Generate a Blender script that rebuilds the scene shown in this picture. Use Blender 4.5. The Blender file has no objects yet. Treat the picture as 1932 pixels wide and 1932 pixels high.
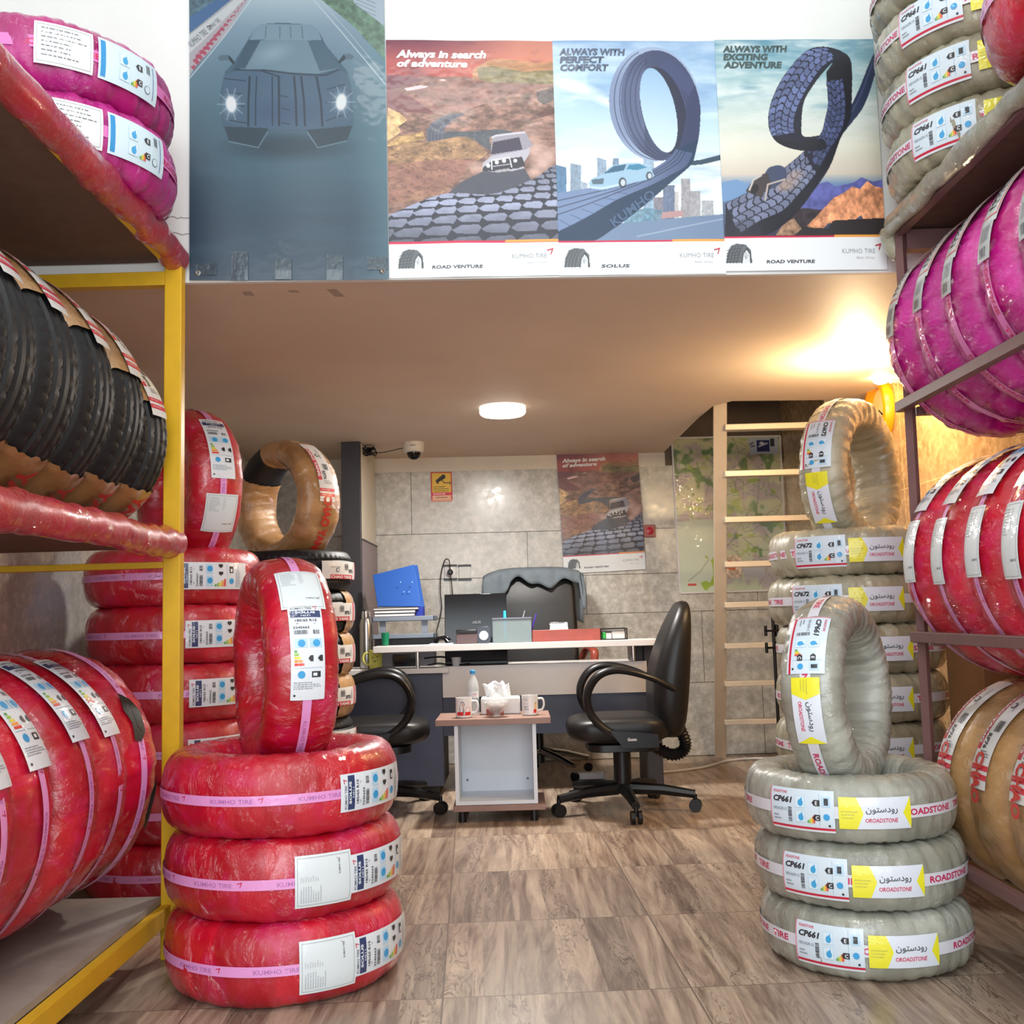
import bpy, bmesh, math, random
import numpy as np
from mathutils import Vector, Matrix
from mathutils.geometry import tessellate_polygon
PI = math.pi
SC = bpy.context.scene
COL = SC.collection

# ------------------------------------------------------------------ camera
PITCH, ROLL, EYE = math.atan(194/1932), -0.028, 1.0
cd = bpy.data.cameras.new('camera'); cam = bpy.data.objects.new('camera', cd); COL.objects.link(cam)
cd.sensor_width = 36; cd.lens = 36; cd.clip_start = 0.05; cd.clip_end = 60
CM = Matrix.Rotation(PI/2+PITCH, 3, 'X') @ Matrix.Rotation(ROLL, 3, 'Z')
cam.matrix_world = Matrix.Translation((0, 0, EYE)) @ CM.to_4x4()
SC.camera = cam
# ------------------------------------------------------------------ world, daylight, exposure
SC.view_settings.view_transform = 'Standard'; SC.view_settings.look = 'None'
SC.view_settings.gamma = 1; SC.view_settings.use_curve_mapping = False
SC.view_settings.exposure = 0.12
w = bpy.data.worlds.new('world'); SC.world = w; w.use_nodes = True
w.node_tree.nodes['Background'].inputs[0].default_value = (0.80, 0.90, 1.0, 1)
w.node_tree.nodes['Background'].inputs[1].default_value = 1.2
def area(name, loc, rot, sx, sy, power, col):
    l = bpy.data.lights.new(name, 'AREA'); l.shape = 'RECTANGLE'; l.size = sx; l.size_y = sy; l.energy = power; l.color = col
    o = bpy.data.objects.new(name, l); COL.objects.link(o); o.location = loc; o.rotation_euler = rot; return o
# daylight coming in through the open shop front behind the viewer
area('shopfront_daylight', (0, -1.55, 2.0), (math.radians(90), 0, 0), 3.4, 3.6, 150, (0.90, 0.96, 1.0))
# fluorescent light of the high front hall
area('hall_ceiling_light', (0.1, 0.9, 4.02), (0, 0, 0), 1.3, .35, 34, (1.0, 0.97, 0.92))

# ------------------------------------------------------------------ helpers
def lin(c):
    return tuple(((x/255)/12.92 if x/255 <= .04045 else ((x/255+.055)/1.055)**2.4) for x in c[:3])
def spot(u, v, Y):          # point at depth Y seen at photo coordinate (u, v)
    d = CM @ Vector(((u-966)/1932, (966-v)/1932, -1)); k = Y/d.y
    return Vector((0, 0, EYE)) + d*k
def spotz(u, v, Z):
    d = CM @ Vector(((u-966)/1932, (966-v)/1932, -1)); k = (Z-EYE)/d.z
    return Vector((0, 0, EYE)) + d*k
class NT:
    def __init__(s, name):
        s.m = bpy.data.materials.new(name); s.m.use_nodes = True; s.t = s.m.node_tree
        s.b = s.t.nodes['Principled BSDF']
    def n(s, typ, **kw):
        nd = s.t.nodes.new(typ)
        for k, v in kw.items():
            if k.startswith('i_'):
                nd.inputs[k[2:].replace('_', ' ')].default_value = v
            else: setattr(nd, k, v)
        return nd
    def l(s, a, b): s.t.links.new(a, b)
    def ramp(s, fac, stops, interp='LINEAR'):
        r = s.n('ShaderNodeValToRGB'); r.color_ramp.interpolation = interp
        e = r.color_ramp.elements
        while len(e) < len(stops): e.new(0.5)
        for i, (p, c) in enumerate(stops):
            e[i].position = p; e[i].color = (*lin(c), 1) if len(c) == 3 else c
        s.l(fac, r.inputs[0]); return r.outputs[0]
    def coord(s, scale=(1, 1, 1), rot=(0, 0, 0), kind='Object'):
        t = s.n('ShaderNodeTexCoord'); m = s.n('ShaderNodeMapping'); m.inputs['Scale'].default_value = scale
        m.inputs['Rotation'].default_value = rot
        s.l(t.outputs[kind], m.inputs[0]); return m.outputs[0]
    def noise(s, vec, scale, detail=4, rough=.55, dist=0):
        nd = s.n('ShaderNodeTexNoise'); nd.inputs['Scale'].default_value = scale; nd.inputs['Detail'].default_value = detail
        nd.inputs['Roughness'].default_value = rough; nd.inputs['Distortion'].default_value = dist
        if vec is not None: s.l(vec, nd.inputs['Vector'])
        return nd.outputs['Fac']
    def bump(s, h, strength=.3, dist=.01, inp='Normal', normal=None):
        b = s.n('ShaderNodeBump'); b.inputs['Strength'].default_value = strength; b.inputs['Distance'].default_value = dist
        s.l(h, b.inputs['Height'])
        if normal: s.l(normal, b.inputs['Normal'])
        s.l(b.outputs[0], s.b.inputs[inp]); return b.outputs[0]
    def mix(s, fac, a, b, mode='MIX'):
        m = s.n('ShaderNodeMix', data_type='RGBA', blend_type=mode)
        for sock, v in ((m.inputs[0], fac), (m.inputs[6], a), (m.inputs[7], b)):
            if hasattr(v, 'links'): s.l(v, sock)
            else: sock.default_value = v
        return m.outputs[2]
    def set(s, **kw):
        for k, v in kw.items(): s.b.inputs[k.replace('_', ' ')].default_value = v
        return s
def mat(name, col, rough=.5, metal=0, coat=0, var=0, vs=8, bump=0, bs=40, alpha=None, trans=0, ior=1.45, emit=None, es=0):
    t = NT(name); t.set(Roughness=rough, Metallic=metal, IOR=ior); t.b.inputs['Coat Weight'].default_value = coat
    t.b.inputs['Transmission Weight'].default_value = trans
    base = lin(col)
    v = t.coord()
    f = t.noise(v, vs)
    k = max(var, .02)
    t.l(t.ramp(f, [(.3, (*[x*(1-k) for x in base], 1)), (.7, (*[min(1, x*(1+k)) for x in base], 1))]), t.b.inputs['Base Color'])
    if bump: t.bump(t.noise(v, bs), bump, .004)
    if emit: t.b.inputs['Emission Color'].default_value = (*lin(emit), 1); t.b.inputs['Emission Strength'].default_value = es
    return t.m

def flat(v): return [tuple(p) for p in v]
class MB:
    """collects shapes in world (or local) coordinates and links them as ONE mesh object"""
    def __init__(s): s.v = []; s.f = []; s.mi = []; s.cur = 0
    def add(s, vs, fs, M=None):
        o = len(s.v)
        s.v += [tuple(M @ Vector(p)) if M is not None else tuple(p) for p in vs]
        s.f += [tuple(i+o for i in f) for f in fs]; s.mi += [s.cur]*len(fs); return s
    def box(s, x0, x1, y0, y1, z0, z1, M=None):
        x0, x1 = sorted((x0, x1)); y0, y1 = sorted((y0, y1)); z0, z1 = sorted((z0, z1))
        vs = [(x, y, z) for x in (x0, x1) for y in (y0, y1) for z in (z0, z1)]
        return s.add(vs, [(0, 1, 3, 2), (4, 6, 7, 5), (0, 4, 5, 1), (2, 3, 7, 6), (0, 2, 6, 4), (1, 5, 7, 3)], M)
    def tube(s, pts, r, n=12, closed=False, sq=None, caps=True):
        """sweep; r is number or list; sq=(a,b) elliptical radii in (side, up) frame"""
        pts = [Vector(p) for p in pts]; N = len(pts); rs = r if isinstance(r, (list, tuple)) else [r]*N
        up = None; base = len(s.v); vs = []
        for i, p in enumerate(pts):
            if closed: t = pts[(i+1) % N]-pts[i-1]
            else: t = pts[min(i+1, N-1)]-pts[max(i-1, 0)]
            t.normalize()
            if up is None: up = Vector((0, 0, 1)) if abs(t.z) < .9 else Vector((0, 1, 0))
            sd = t.cross(up)
            if sd.length < 1e-5: sd = t.orthogonal()
            sd.normalize(); up = sd.cross(t).normalized()
            a, b = (sq if sq else (1, 1))
            for k in range(n):
                an = 2*PI*k/n; vs.append(p+sd*(math.cos(an)*rs[i]*a)+up*(math.sin(an)*rs[i]*b))
        fs = []
        for i in range(N if closed else N-1):
            j = (i+1) % N
            for k in range(n): fs.append((i*n+k, i*n+(k+1) % n, j*n+(k+1) % n, j*n+k))
        if caps and not closed: fs += [tuple(range(n))[::-1], tuple((N-1)*n+k for k in range(n))]
        return s.add(vs, fs)
    def bar(s, a, b, w, h, roll=0):      # rectangular bar
        a, b = Vector(a), Vector(b); t = (b-a).normalized()
        up = Vector((0, 0, 1)) if abs(t.z) < .95 else Vector((0, 1, 0))
        sd = t.cross(up).normalized(); up = sd.cross(t)
        vs = [p+sd*x*w/2+up*z*h/2 for p in (a, b) for x, z in ((-1, -1), (1, -1), (1, 1), (-1, 1))]
        return s.add(vs, [(3, 2, 1, 0), (4, 5, 6, 7), (0, 1, 5, 4), (1, 2, 6, 5), (2, 3, 7, 6), (3, 0, 4, 7)])
    def lathe(s, prof, c=(0, 0, 0), n=32, M=None, caps=True):
        vs = []; fs = []
        for (r, z) in prof:
            for k in range(n): vs.append((c[0]+r*math.cos(2*PI*k/n), c[1]+r*math.sin(2*PI*k/n), c[2]+z))
        for i in range(len(prof)-1):
            for k in range(n): fs.append((i*n+k, i*n+(k+1) % n, (i+1)*n+(k+1) % n, (i+1)*n+k))
        if caps: fs += [tuple(range(n))[::-1], tuple((len(prof)-1)*n+k for k in range(n))]
        return s.add(vs, fs, M)
    def loft(s, rings, caps=True):
        n = len(rings[0]); vs = [p for r in rings for p in r]; fs = []
        for i in range(len(rings)-1):
            for k in range(n): fs.append((i*n+k, i*n+(k+1) % n, (i+1)*n+(k+1) % n, (i+1)*n+k))
        if caps: fs += [tuple(range(n))[::-1], tuple((len(rings)-1)*n+k for k in range(n))]
        return s.add(vs, fs)
    def grid(s, P):     # P[i][j] points
        a, b = len(P), len(P[0]); vs = [p for r in P for p in r]
        return s.add(vs, [(i*b+j, i*b+j+1, (i+1)*b+j+1, (i+1)*b+j) for i in range(a-1) for j in range(b-1)])
    def prism(s, poly, axis, a, b):   # poly 2D extruded along axis from a to b
        def P(p, t): return {'x': (t, p[0], p[1]), 'y': (p[0], t, p[1]), 'z': (p[0], p[1], t)}[axis]
        n = len(poly); tri = tessellate_polygon([[Vector((*p, 0)) for p in poly]])
        vs = [P(p, a) for p in poly]+[P(p, b) for p in poly]
        fs = [(i, (i+1) % n, (i+1) % n+n, i+n) for i in range(n)]+[tuple(t) for t in tri]+[tuple(i+n for i in t)[::-1] for t in tri]
        return s.add(vs, fs)
    def build(s, name, m, parent=None, bevel=0, smooth=True, ang=40, sub=0, solid=0, fix=True):
        off = parent.location if (parent is not None and not parent.get('_local')) else Vector((0, 0, 0))
        me = bpy.data.meshes.new(name)
        me.from_pydata([(p[0]-off[0], p[1]-off[1], p[2]-off[2]) for p in s.v], [], s.f)
        for x in (m if isinstance(m, (list, tuple)) else [m]): me.materials.append(x)
        me.polygons.foreach_set('material_index', s.mi)
        if fix:
            bm = bmesh.new(); bm.from_mesh(me); bmesh.ops.recalc_face_normals(bm, faces=bm.faces); bm.to_mesh(me); bm.free()
        me.polygons.foreach_set('use_smooth', [smooth]*len(me.polygons))
        if smooth: me.set_sharp_from_angle(angle=math.radians(ang))
        o = bpy.data.objects.new(name, me); COL.objects.link(o); o.parent = parent
        if solid: x = o.modifiers.new('solid', 'SOLIDIFY'); x.thickness = solid; x.offset = 0
        if bevel: x = o.modifiers.new('bevel', 'BEVEL'); x.width = bevel; x.segments = 2; x.limit_method = 'ANGLE'; x.angle_limit = math.radians(50)
        if sub: x = o.modifiers.new('sub', 'SUBSURF'); x.levels = sub; x.render_levels = sub
        return o
def tag(o, label, cat, group=None, kind=None):
    o['label'] = label; o['category'] = cat
    if group: o['group'] = group
    if kind: o['kind'] = kind
    return o
def root(name, loc, label, cat, group=None):
    o = bpy.data.objects.new(name, None); COL.objects.link(o); o.location = loc; o.empty_display_size = .05
    return tag(o, label, cat, group)
def struct(o): o['kind'] = 'structure'; return o
def spline(pts, n=8, closed=False):
    P = [Vector(p) for p in pts]; N = len(P); out = []
    for i in range(N if closed else N-1):
        if closed: a, b, c, d = P[i-1], P[i], P[(i+1) % N], P[(i+2) % N]
        else: a, b, c, d = P[max(i-1, 0)], P[i], P[i+1], P[min(i+2, N-1)]
        for k in range(n):
            t = k/n
            out.append(.5*((2*b)+(-a+c)*t+(2*a-5*b+4*c-d)*t*t+(-a+3*b-3*c+d)*t**3))
    if not closed: out.append(P[-1])
    return out
def rrect(w, h, r, n=5):      # rounded rectangle outline centred on 0
    out = []
    for cx, cy, a0 in ((w/2-r, h/2-r, 0), (-w/2+r, h/2-r, 90), (-w/2+r, -h/2+r, 180), (w/2-r, -h/2+r, 270)):
        for k in range(n+1):
            a = math.radians(a0+90*k/n); out.append((cx+r*math.cos(a), cy+r*math.sin(a)))
    return out

# ------------------------------------------------------------------ printing: coloured flat pieces and text in one mesh
GLY = {}
def glyphs(txt, bold=0, shear=0):
    k = (txt, bold, shear)
    if k not in GLY:
        c = bpy.data.curves.new('g', 'FONT'); c.body = txt; c.size = 1; c.resolution_u = 2; c.offset = bold; c.shear = shear; c.fill_mode = 'BOTH'
        o = bpy.data.objects.new('g', c); me = bpy.data.meshes.new_from_object(o)
        v = [(p.co.x, p.co.y) for p in me.vertices]; f = [tuple(p.vertices) for p in me.polygons]
        if v:
            x0 = min(p[0] for p in v); y0 = min(p[1] for p in v); x1 = max(p[0] for p in v); y1 = max(p[1] for p in v)
        else: x0 = y0 = 0; x1 = y1 = 1
        GLY[k] = ([(p[0]-x0, p[1]) for p in v], f, x1-x0, y0, y1)
        bpy.data.objects.remove(o); bpy.data.curves.remove(c); bpy.data.meshes.remove(me)
    return GLY[k]
class Ink:
    def __init__(s): s.v = []; s.f = []; s.c = []; s.ly = 0
    def raw(s, vs, fs, col, layer):
        o = len(s.v); s.v += [(x, y, layer) for x, y in vs]; s.f += [tuple(i+o for i in f) for f in fs]; s.c += [lin(col)]*len(vs)
    def rect(s, x0, y0, x1, y1, col, layer=1, step=.012):
        nx = max(1, int(abs(x1-x0)/step)); ny = max(1, int(abs(y1-y0)/step))
        vs = [(x0+(x1-x0)*i/nx, y0+(y1-y0)*j/ny) for i in range(nx+1) for j in range(ny+1)]
        fs = [(i*(ny+1)+j, (i+1)*(ny+1)+j, (i+1)*(ny+1)+j+1, i*(ny+1)+j+1) for i in range(nx) for j in range(ny)]
        s.raw(vs, fs, col, layer)
    def poly(s, pts, col, layer=1):
        tri = tessellate_polygon([[Vector((*p, 0)) for p in pts]]); s.raw(pts, [tuple(t) for t in tri], col, layer)
    def disc(s, x, y, rx, col, layer=1, ry=None, n=20):
        ry = ry or rx; s.poly([(x+rx*math.cos(2*PI*k/n), y+ry*math.sin(2*PI*k/n)) for k in range(n)], col, layer)
    def line(s, a, b, w, col, layer=1):
        a, b = Vector(a), Vector(b); t = (b-a).normalized(); n = Vector((-t.y, t.x))*w/2
        s.poly([tuple(p) for p in (a-n, b-n, b+n, a+n)], col, layer)
    def text(s, t, x, y, h, col, layer=2, width=None, bold=0, shear=0, rot=0, center=False):
        v, f, wd, y0, y1 = glyphs(t, bold, shear)
        k = h/.72; kx = (width/wd) if width else k; c, sn = math.cos(rot), math.sin(rot)
        ox = -wd*kx/2 if center else 0
        s.raw([(x+(p[0]*kx+ox)*c-p[1]*k*sn, y+(p[0]*kx+ox)*sn+p[1]*k*c) for p in v], f, col, layer)
    def fuzz(s, x0, y0, x1, y1, n, col, layer=2, seed=1, h=None):      # lines of unreadable small print
        rr = random.Random(seed); dy = (y1-y0)/n; h = h or abs(dy)*.42
        for i in range(n):
            x = x0; y = y0+dy*(i+.5); e = x0+(x1-x0)*rr.uniform(.6, 1)
            while x < e:
                wv = rr.uniform(.03, .14)*(x1-x0); s.rect(x, y-h/2, min(x+wv, e), y+h/2, col, layer, 1); x += wv+(x1-x0)*.025
    def code(s, x0, y0, x1, y1, n, col=(40, 42, 48), layer=2, vert=False, seed=3):    # bar code
        rr = random.Random(seed); p = 0
        while p < 1:
            wv = rr.uniform(.3, 1.1)/n
            if vert: s.rect(x0, y0+(y1-y0)*p, x1, y0+(y1-y0)*min(1, p+wv), col, layer, 1)
            else: s.rect(x0+(x1-x0)*p, y0, x0+(x1-x0)*min(1, p+wv), y1, col, layer, 1)
            p += wv+rr.uniform(.3, .9)/n
    def image(s, art, x0, y0, x1, y1, layer=0):     # art: rows top->bottom, sRGB 0..255
        H, W = art.shape[:2]; o = len(s.v); a = np.clip(art/255, 0, 1); L = np.where(a <= .04045, a/12.92, ((a+.055)/1.055)**2.4)
        xs = np.linspace(x0, x1, W); ys = np.linspace(y1, y0, H)
        s.v += [(float(x), float(y), layer) for y in ys for x in xs]; s.c += [tuple(q) for q in L.reshape(-1, 3).tolist()]
        i, j = np.meshgrid(np.arange(H-1), np.arange(W-1), indexing='ij'); b = (o+i*W+j).ravel()
        s.f += list(zip(b.tolist(), (b+W).tolist(), (b+W+1).tolist(), (b+1).tolist()))
    def build(s, name, mp, m, parent=None, flip=False):
        me = bpy.data.meshes.new(name); me.from_pydata([mp(*p) for p in s.v], [], s.f)
        at = me.color_attributes.new('Col', 'FLOAT_COLOR', 'POINT')
        a = np.ones((len(s.v), 4), dtype=np.float32); a[:, :3] = np.array(s.c, dtype=np.float32); at.data.foreach_set('color', a.ravel())
        me.materials.append(m); me.polygons.foreach_set('use_smooth', [True]*len(me.polygons))
        o = bpy.data.objects.new(name, me); COL.objects.link(o); o.parent = parent; return o
def print_mat(name, rough=.45, coat=0, crinkle=0, cs=60):
    t = NT(name); a = t.n('ShaderNodeAttribute'); a.attribute_name = 'Col'; t.l(a.outputs['Color'], t.b.inputs['Base Color'])
    t.set(Roughness=rough); t.b.inputs['Coat Weight'].default_value = coat; t.b.inputs['Coat Roughness'].default_value = .08
    if crinkle: t.bump(t.noise(t.coord(), cs, 3), crinkle, .01, 'Coat Normal' if coat else 'Normal')
    return t.m
M_label = print_mat('printed_label', .5, .7, .5, 28)
M_poster = print_mat('printed_poster', .42, .14, .35, 7)
M_paper = print_mat('printed_paper', .6)
# ------------------------------------------------------------------ materials
def marble(name, c0, c1, c2, rough=.22):
    t = NT(name); v = t.coord(); a = t.noise(v, 2.6, 6, .65, .4); b = t.noise(v, 20, 6, .72)
    col = t.ramp(a, [(.3, c0), (.5, c1), (.72, c2)])
    col = t.mix(.6, col, t.ramp(b, [(.36, c0), (.64, c2)]))
    t.l(col, t.b.inputs['Base Color']); t.set(Roughness=rough)
    t.l(t.ramp(b, [(.3, (.16,)*3+(1,)), (.7, (.34,)*3+(1,))]), t.b.inputs['Roughness'])
    t.bump(a, .05, .01); return t.m
M_marble = marble('grey_marble_tile', (152, 147, 137), (184, 179, 170), (208, 204, 196))
M_marble_r = marble('warm_lit_marble_tile', (128, 98, 66), (168, 132, 92), (196, 164, 122))  # right wall tile with the warm bulb's orange light put into its colour
M_white = mat('white_plaster', (226, 227, 224), .7, var=.03, vs=3, bump=.15, bs=18)
M_cream = mat('cream_trim', (208, 199, 184), .55, var=.02)
M_ceil = mat('beige_painted_plaster', (214, 194, 174), .6, var=.05, vs=1.6, bump=.25, bs=5)
M_brownwall = mat('dark_brown_plaster', (96, 80, 66), .6, var=.2, vs=4)
def floor_mat():
    t = NT('wood_print_floor_tile'); tc = t.n('ShaderNodeTexCoord'); sp = t.n('ShaderNodeSeparateXYZ'); mpr = t.n('ShaderNodeMapping'); mpr.inputs['Rotation'].default_value = (0, 0, -.042); mpr.inputs['Location'].default_value = (.1, -.18, 0); t.l(tc.outputs['Object'], mpr.inputs[0]); t.l(mpr.outputs[0], sp.inputs[0])
    def M(op, a, b=None, c=None):
        n = t.n('ShaderNodeMath', operation=op)
        for i, q in enumerate((a, b, c)):
            if q is None: continue
            if hasattr(q, 'links'): t.l(q, n.inputs[i])
            else: n.inputs[i].default_value = q
        return n.outputs[0]
    strip = M('FLOOR', M('DIVIDE', sp.outputs['X'], .11)); row = M('FLOOR', M('DIVIDE', sp.outputs['Y'], .66))
    wn = t.n('ShaderNodeTexWhiteNoise', noise_dimensions='2D'); cb = t.n('ShaderNodeCombineXYZ'); t.l(strip, cb.inputs[0]); t.l(row, cb.inputs[1]); t.l(cb.outputs[0], wn.inputs['Vector'])
    va = t.n('ShaderNodeVectorMath', operation='MULTIPLY_ADD'); t.l(wn.outputs['Color'], va.inputs[0]); va.inputs[1].default_value = (7, 9, 5); t.l(tc.outputs['Object'], va.inputs[2])
    mp = t.n('ShaderNodeMapping'); mp.inputs['Scale'].default_value = (13, 1.15, 1); mp.inputs['Rotation'].default_value = (0, 0, .10); t.l(va.outputs[0], mp.inputs[0])
    g = t.noise(mp.outputs[0], 1.0, 9, .68, 1.3)
    mp2 = t.n('ShaderNodeMapping'); mp2.inputs['Scale'].default_value = (46, 4, 1); mp2.inputs['Rotation'].default_value = (0, 0, .10); t.l(va.outputs[0], mp2.inputs[0])
    g2 = t.noise(mp2.outputs[0], 1.0, 3, .6)
    col = t.ramp(g, [(.30, (70, 54, 46)), (.41, (126, 107, 95)), (.50, (166, 149, 133)), (.64, (206, 189, 169))])
    mp3 = t.n('ShaderNodeMapping'); mp3.inputs['Scale'].default_value = (8, 1.5, 1); mp3.inputs['Rotation'].default_value = (0, 0, .16); t.l(va.outputs[0], mp3.inputs[0])
    g3 = t.noise(mp3.outputs[0], 1.6, 5, .6, 2.2); crk = t.ramp(M('ABSOLUTE', M('SUBTRACT', g3, .5)), [(0, (1, 1, 1, 1)), (.022, (0, 0, 0, 1))])
    mk3 = t.ramp(t.noise(mp3.outputs[0], .5, 2, .5), [(.48, (0, 0, 0, 1)), (.60, (1, 1, 1, 1))]); ck = M('MULTIPLY', M('MULTIPLY', crk, mk3), .8)
    col = t.mix(.35, col, t.ramp(g2, [(.3, (92, 72, 60)), (.7, (182, 160, 140))]))
    col = t.mix(ck, col, (*lin((58, 42, 34)), 1))
    tone = t.ramp(wn.outputs['Value'], [(0, (.76, .74, .73, 1)), (1, (1.14, 1.11, 1.07, 1))])
    col = t.mix(1.0, col, tone, 'MULTIPLY')
    fx = M('ABSOLUTE', M('SUBTRACT', M('FRACT', M('DIVIDE', sp.outputs['X'], .66)), .5)); fy = M('ABSOLUTE', M('SUBTRACT', M('FRACT', M('DIVIDE', sp.outputs['Y'], .66)), .5))
    joint = M('GREATER_THAN', M('MAXIMUM', fx, fy), .4965)
    col = t.mix(joint, col, (*lin((112, 96, 84)), 1))
    t.l(col, t.b.inputs['Base Color']); t.set(Roughness=.33); t.bump(g2, .08, .004); return t.m
M_floor = floor_mat()
def steel(name, c, rough=.35, bmp=.1): return mat(name, c, rough, .0, var=.08, vs=12, bump=bmp, bs=30)
M_yellow = steel('yellow_painted_steel', (214, 168, 32), .38)
M_maroon = steel('brown_painted_steel', (112, 80, 78), .45)
M_board = mat('brown_hardboard', (104, 78, 66), .7, var=.12, vs=20)
M_boardtop = mat('grey_shelf_board', (150, 142, 132), .6, var=.1, vs=14)
M_black = mat('black_plastic', (18, 18, 20), .35)
M_blackgloss = mat('glossy_black', (12, 12, 14), .12)
M_leather = mat('black_leather', (22, 20, 20), .42, var=.1, vs=20, bump=.12, bs=120)
M_chrome = mat('chrome', (210, 212, 215), .12, 1)
M_steel = mat('brushed_steel', (170, 168, 165), .28, 1)
M_bluegrey = mat('blue_grey_laminate', (62, 66, 84), .45, var=.12, vs=6)
M_dgrey = mat('dark_grey_laminate', (52, 50, 54), .45, var=.1, vs=6)
M_lamwhite = mat('white_laminate', (206, 202, 200), .38, var=.02)
M_walnut = mat('pinkish_wood_laminate', (146, 116, 104), .4, var=.1, vs=10)
M_redwood = mat('red_brown_wood', (140, 62, 50), .35, var=.15, vs=12)
M_glass = mat('clear_glass', (235, 240, 240), .04, trans=1, ior=1.45)
M_alu = mat('painted_ladder_metal', (206, 192, 172), .4, .2, var=.04)
M_rubber = mat('black_rubber', (22, 23, 26), .52, var=.12, vs=30, bump=.25, bs=140)
def wrap_mat(name, c_hi, c_lo, coat=1.0, film=(255, 255, 255), filmamt=.06, crk=.55, rough=.42, sat=1):
    t = NT(name); v = t.coord()
    a = t.n('ShaderNodeAttribute'); a.attribute_name = 'strip'
    big = t.noise(v, 5, 3, .5); fine = t.noise(v, 60, 3, .6)
    col = t.ramp(big, [(.32, c_lo), (.66, c_hi)])
    tone = t.ramp(a.outputs['Fac'], [(0, (.76, .76, .76, 1)), (1, (1.10, 1.10, 1.10, 1))])
    col = t.mix(1.0, col, tone, 'MULTIPLY')
    patch = t.ramp(t.noise(v, 9, 4, .65, .6), [(.52, (0, 0, 0, 1)), (.72, (1, 1, 1, 1))])
    mm = t.n('ShaderNodeMath', operation='MULTIPLY'); t.l(patch, mm.inputs[0]); mm.inputs[1].default_value = filmamt*2.2
    col = t.mix(mm.outputs[0], col, (*lin(film), 1))
    t.l(col, t.b.inputs['Base Color']); t.set(Roughness=rough)
    t.b.inputs['Coat Weight'].default_value = coat; t.b.inputs['Coat Roughness'].default_value = .05; t.b.inputs['Coat IOR'].default_value = 1.55
    t.bump(fine, .12, .004)
    vz = t.coord((1, 1, .55)); cr0 = t.noise(vz, 30, 4, .62, 1.4); mk = t.ramp(t.noise(v, 6.5, 2, .5, .3), [(.42, (.12, .12, .12, 1)), (.60, (1, 1, 1, 1))]); cm = t.n('ShaderNodeMath', operation='MULTIPLY'); t.l(cr0, cm.inputs[0]); t.l(mk, cm.inputs[1]); cr = cm.outputs[0]; t.bump(cr, min(1, crk*1.7), .034, 'Coat Normal'); return t.m
W_red = wrap_mat('red_plastic_wrap', (206, 8, 48), (184, 4, 28), film=(214, 30, 120), filmamt=.20)
W_mag = wrap_mat('magenta_plastic_wrap', (196, 14, 140), (176, 8, 108), film=(226, 90, 190), filmamt=.12, crk=.7)
W_grey = wrap_mat('silver_grey_plastic_wrap', (172, 173, 160), (142, 142, 128), film=(204, 206, 196), filmamt=.14, crk=.5)
W_olive = wrap_mat('olive_plastic_wrap', (178, 172, 146), (146, 140, 114), film=(206, 204, 184), filmamt=.14, crk=.6)
W_brown = wrap_mat('brown_kraft_wrap', (184, 140, 88), (148, 106, 62), film=(226, 196, 150), filmamt=.12, crk=.5)
# ------------------------------------------------------------------ the room
SL = .04                                    # rear walls and loft front stand slightly askew to the side walls
def yb(x): return 7.12+SL*x
def yf(x): return 3.285+SL*x
XL, XR, ZC, ZT = -1.80, 1.93, 2.11, 4.1
def quadbox(name, m, pts, z0, z1):
    b = MB(); b.prism(pts, 'z', z0, z1); return struct(b.build(name, m, smooth=False))
quadbox('floor', M_floor, [(-1.95, -1.6), (2.08, -1.6), (2.08, yb(2.08)+.1), (-1.95, yb(-1.95)+.1)], -.1, 0)
quadbox('wall_left', M_marble, [(XL-.12, -1.5), (XL, -1.5), (XL, yb(XL)), (XL-.12, yb(XL))], 0, 2.6)
quadbox('wall_left_upper', M_white, [(XL-.12, -1.5), (XL, -1.5), (XL, yb(XL)), (XL-.12, yb(XL))], 2.6, ZT)
quadbox('wall_right', M_marble_r, [(XR, -1.5), (XR+.12, -1.5), (XR+.12, yb(XR)), (XR, yb(XR))], 0, 2.6)
quadbox('wall_right_upper', M_white, [(XR, -1.5), (XR+.12, -1.5), (XR+.12, yb(XR)), (XR, yb(XR))], 2.6, ZT)
# rear wall: tiles with thin joints (geometry grooves)
b = MB(); b.prism([(XL-.12, yb(XL)+.012), (XR+.12, yb(XR)+.012), (XR+.12, yb(XR)+.15), (XL-.12, yb(XL)+.15)], 'z', 0, ZC+1.6)
struct(b.build('wall_rear', M_brownwall, smooth=False))
b = MB(); b.prism([(XL, yb(XL)+.009), (XR, yb(XR)+.009), (XR, yb(XR)+.0115), (XL, yb(XL)+.0115)], 'z', 0, 2.02); struct(b.build('wall_rear_grout', mat('grey_grout', (132, 127, 118), .8), smooth=False))
b = MB(); zs = [0.003, .50, .99, 1.26, 1.575, 2.02]; rr = random.Random(4)
for i in range(len(zs)-1):
    x = XL+(-.5 if i % 2 else -.1)
    while x < XR:
        x1 = x+1.2; a0, a1 = max(x+.002, XL), min(x1-.002, XR)
        if a1 > a0:
            b.add([(a0, yb(a0), zs[i]+.002), (a1, yb(a1), zs[i]+.002), (a1, yb(a1), zs[i+1]-.002), (a0, yb(a0), zs[i+1]-.002),
                   (a0, yb(a0)+.012, zs[i]+.002), (a1, yb(a1)+.012, zs[i]+.002), (a1, yb(a1)+.012, zs[i+1]-.002), (a0, yb(a0)+.012, zs[i+1]-.002)],
                  [(0, 1, 2, 3), (0, 4, 5, 1), (1, 5, 6, 2), (2, 6, 7, 3), (3, 7, 4, 0)])
        x = x1
struct(b.build('wall_rear_tiles', M_marble, smooth=False))
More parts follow.
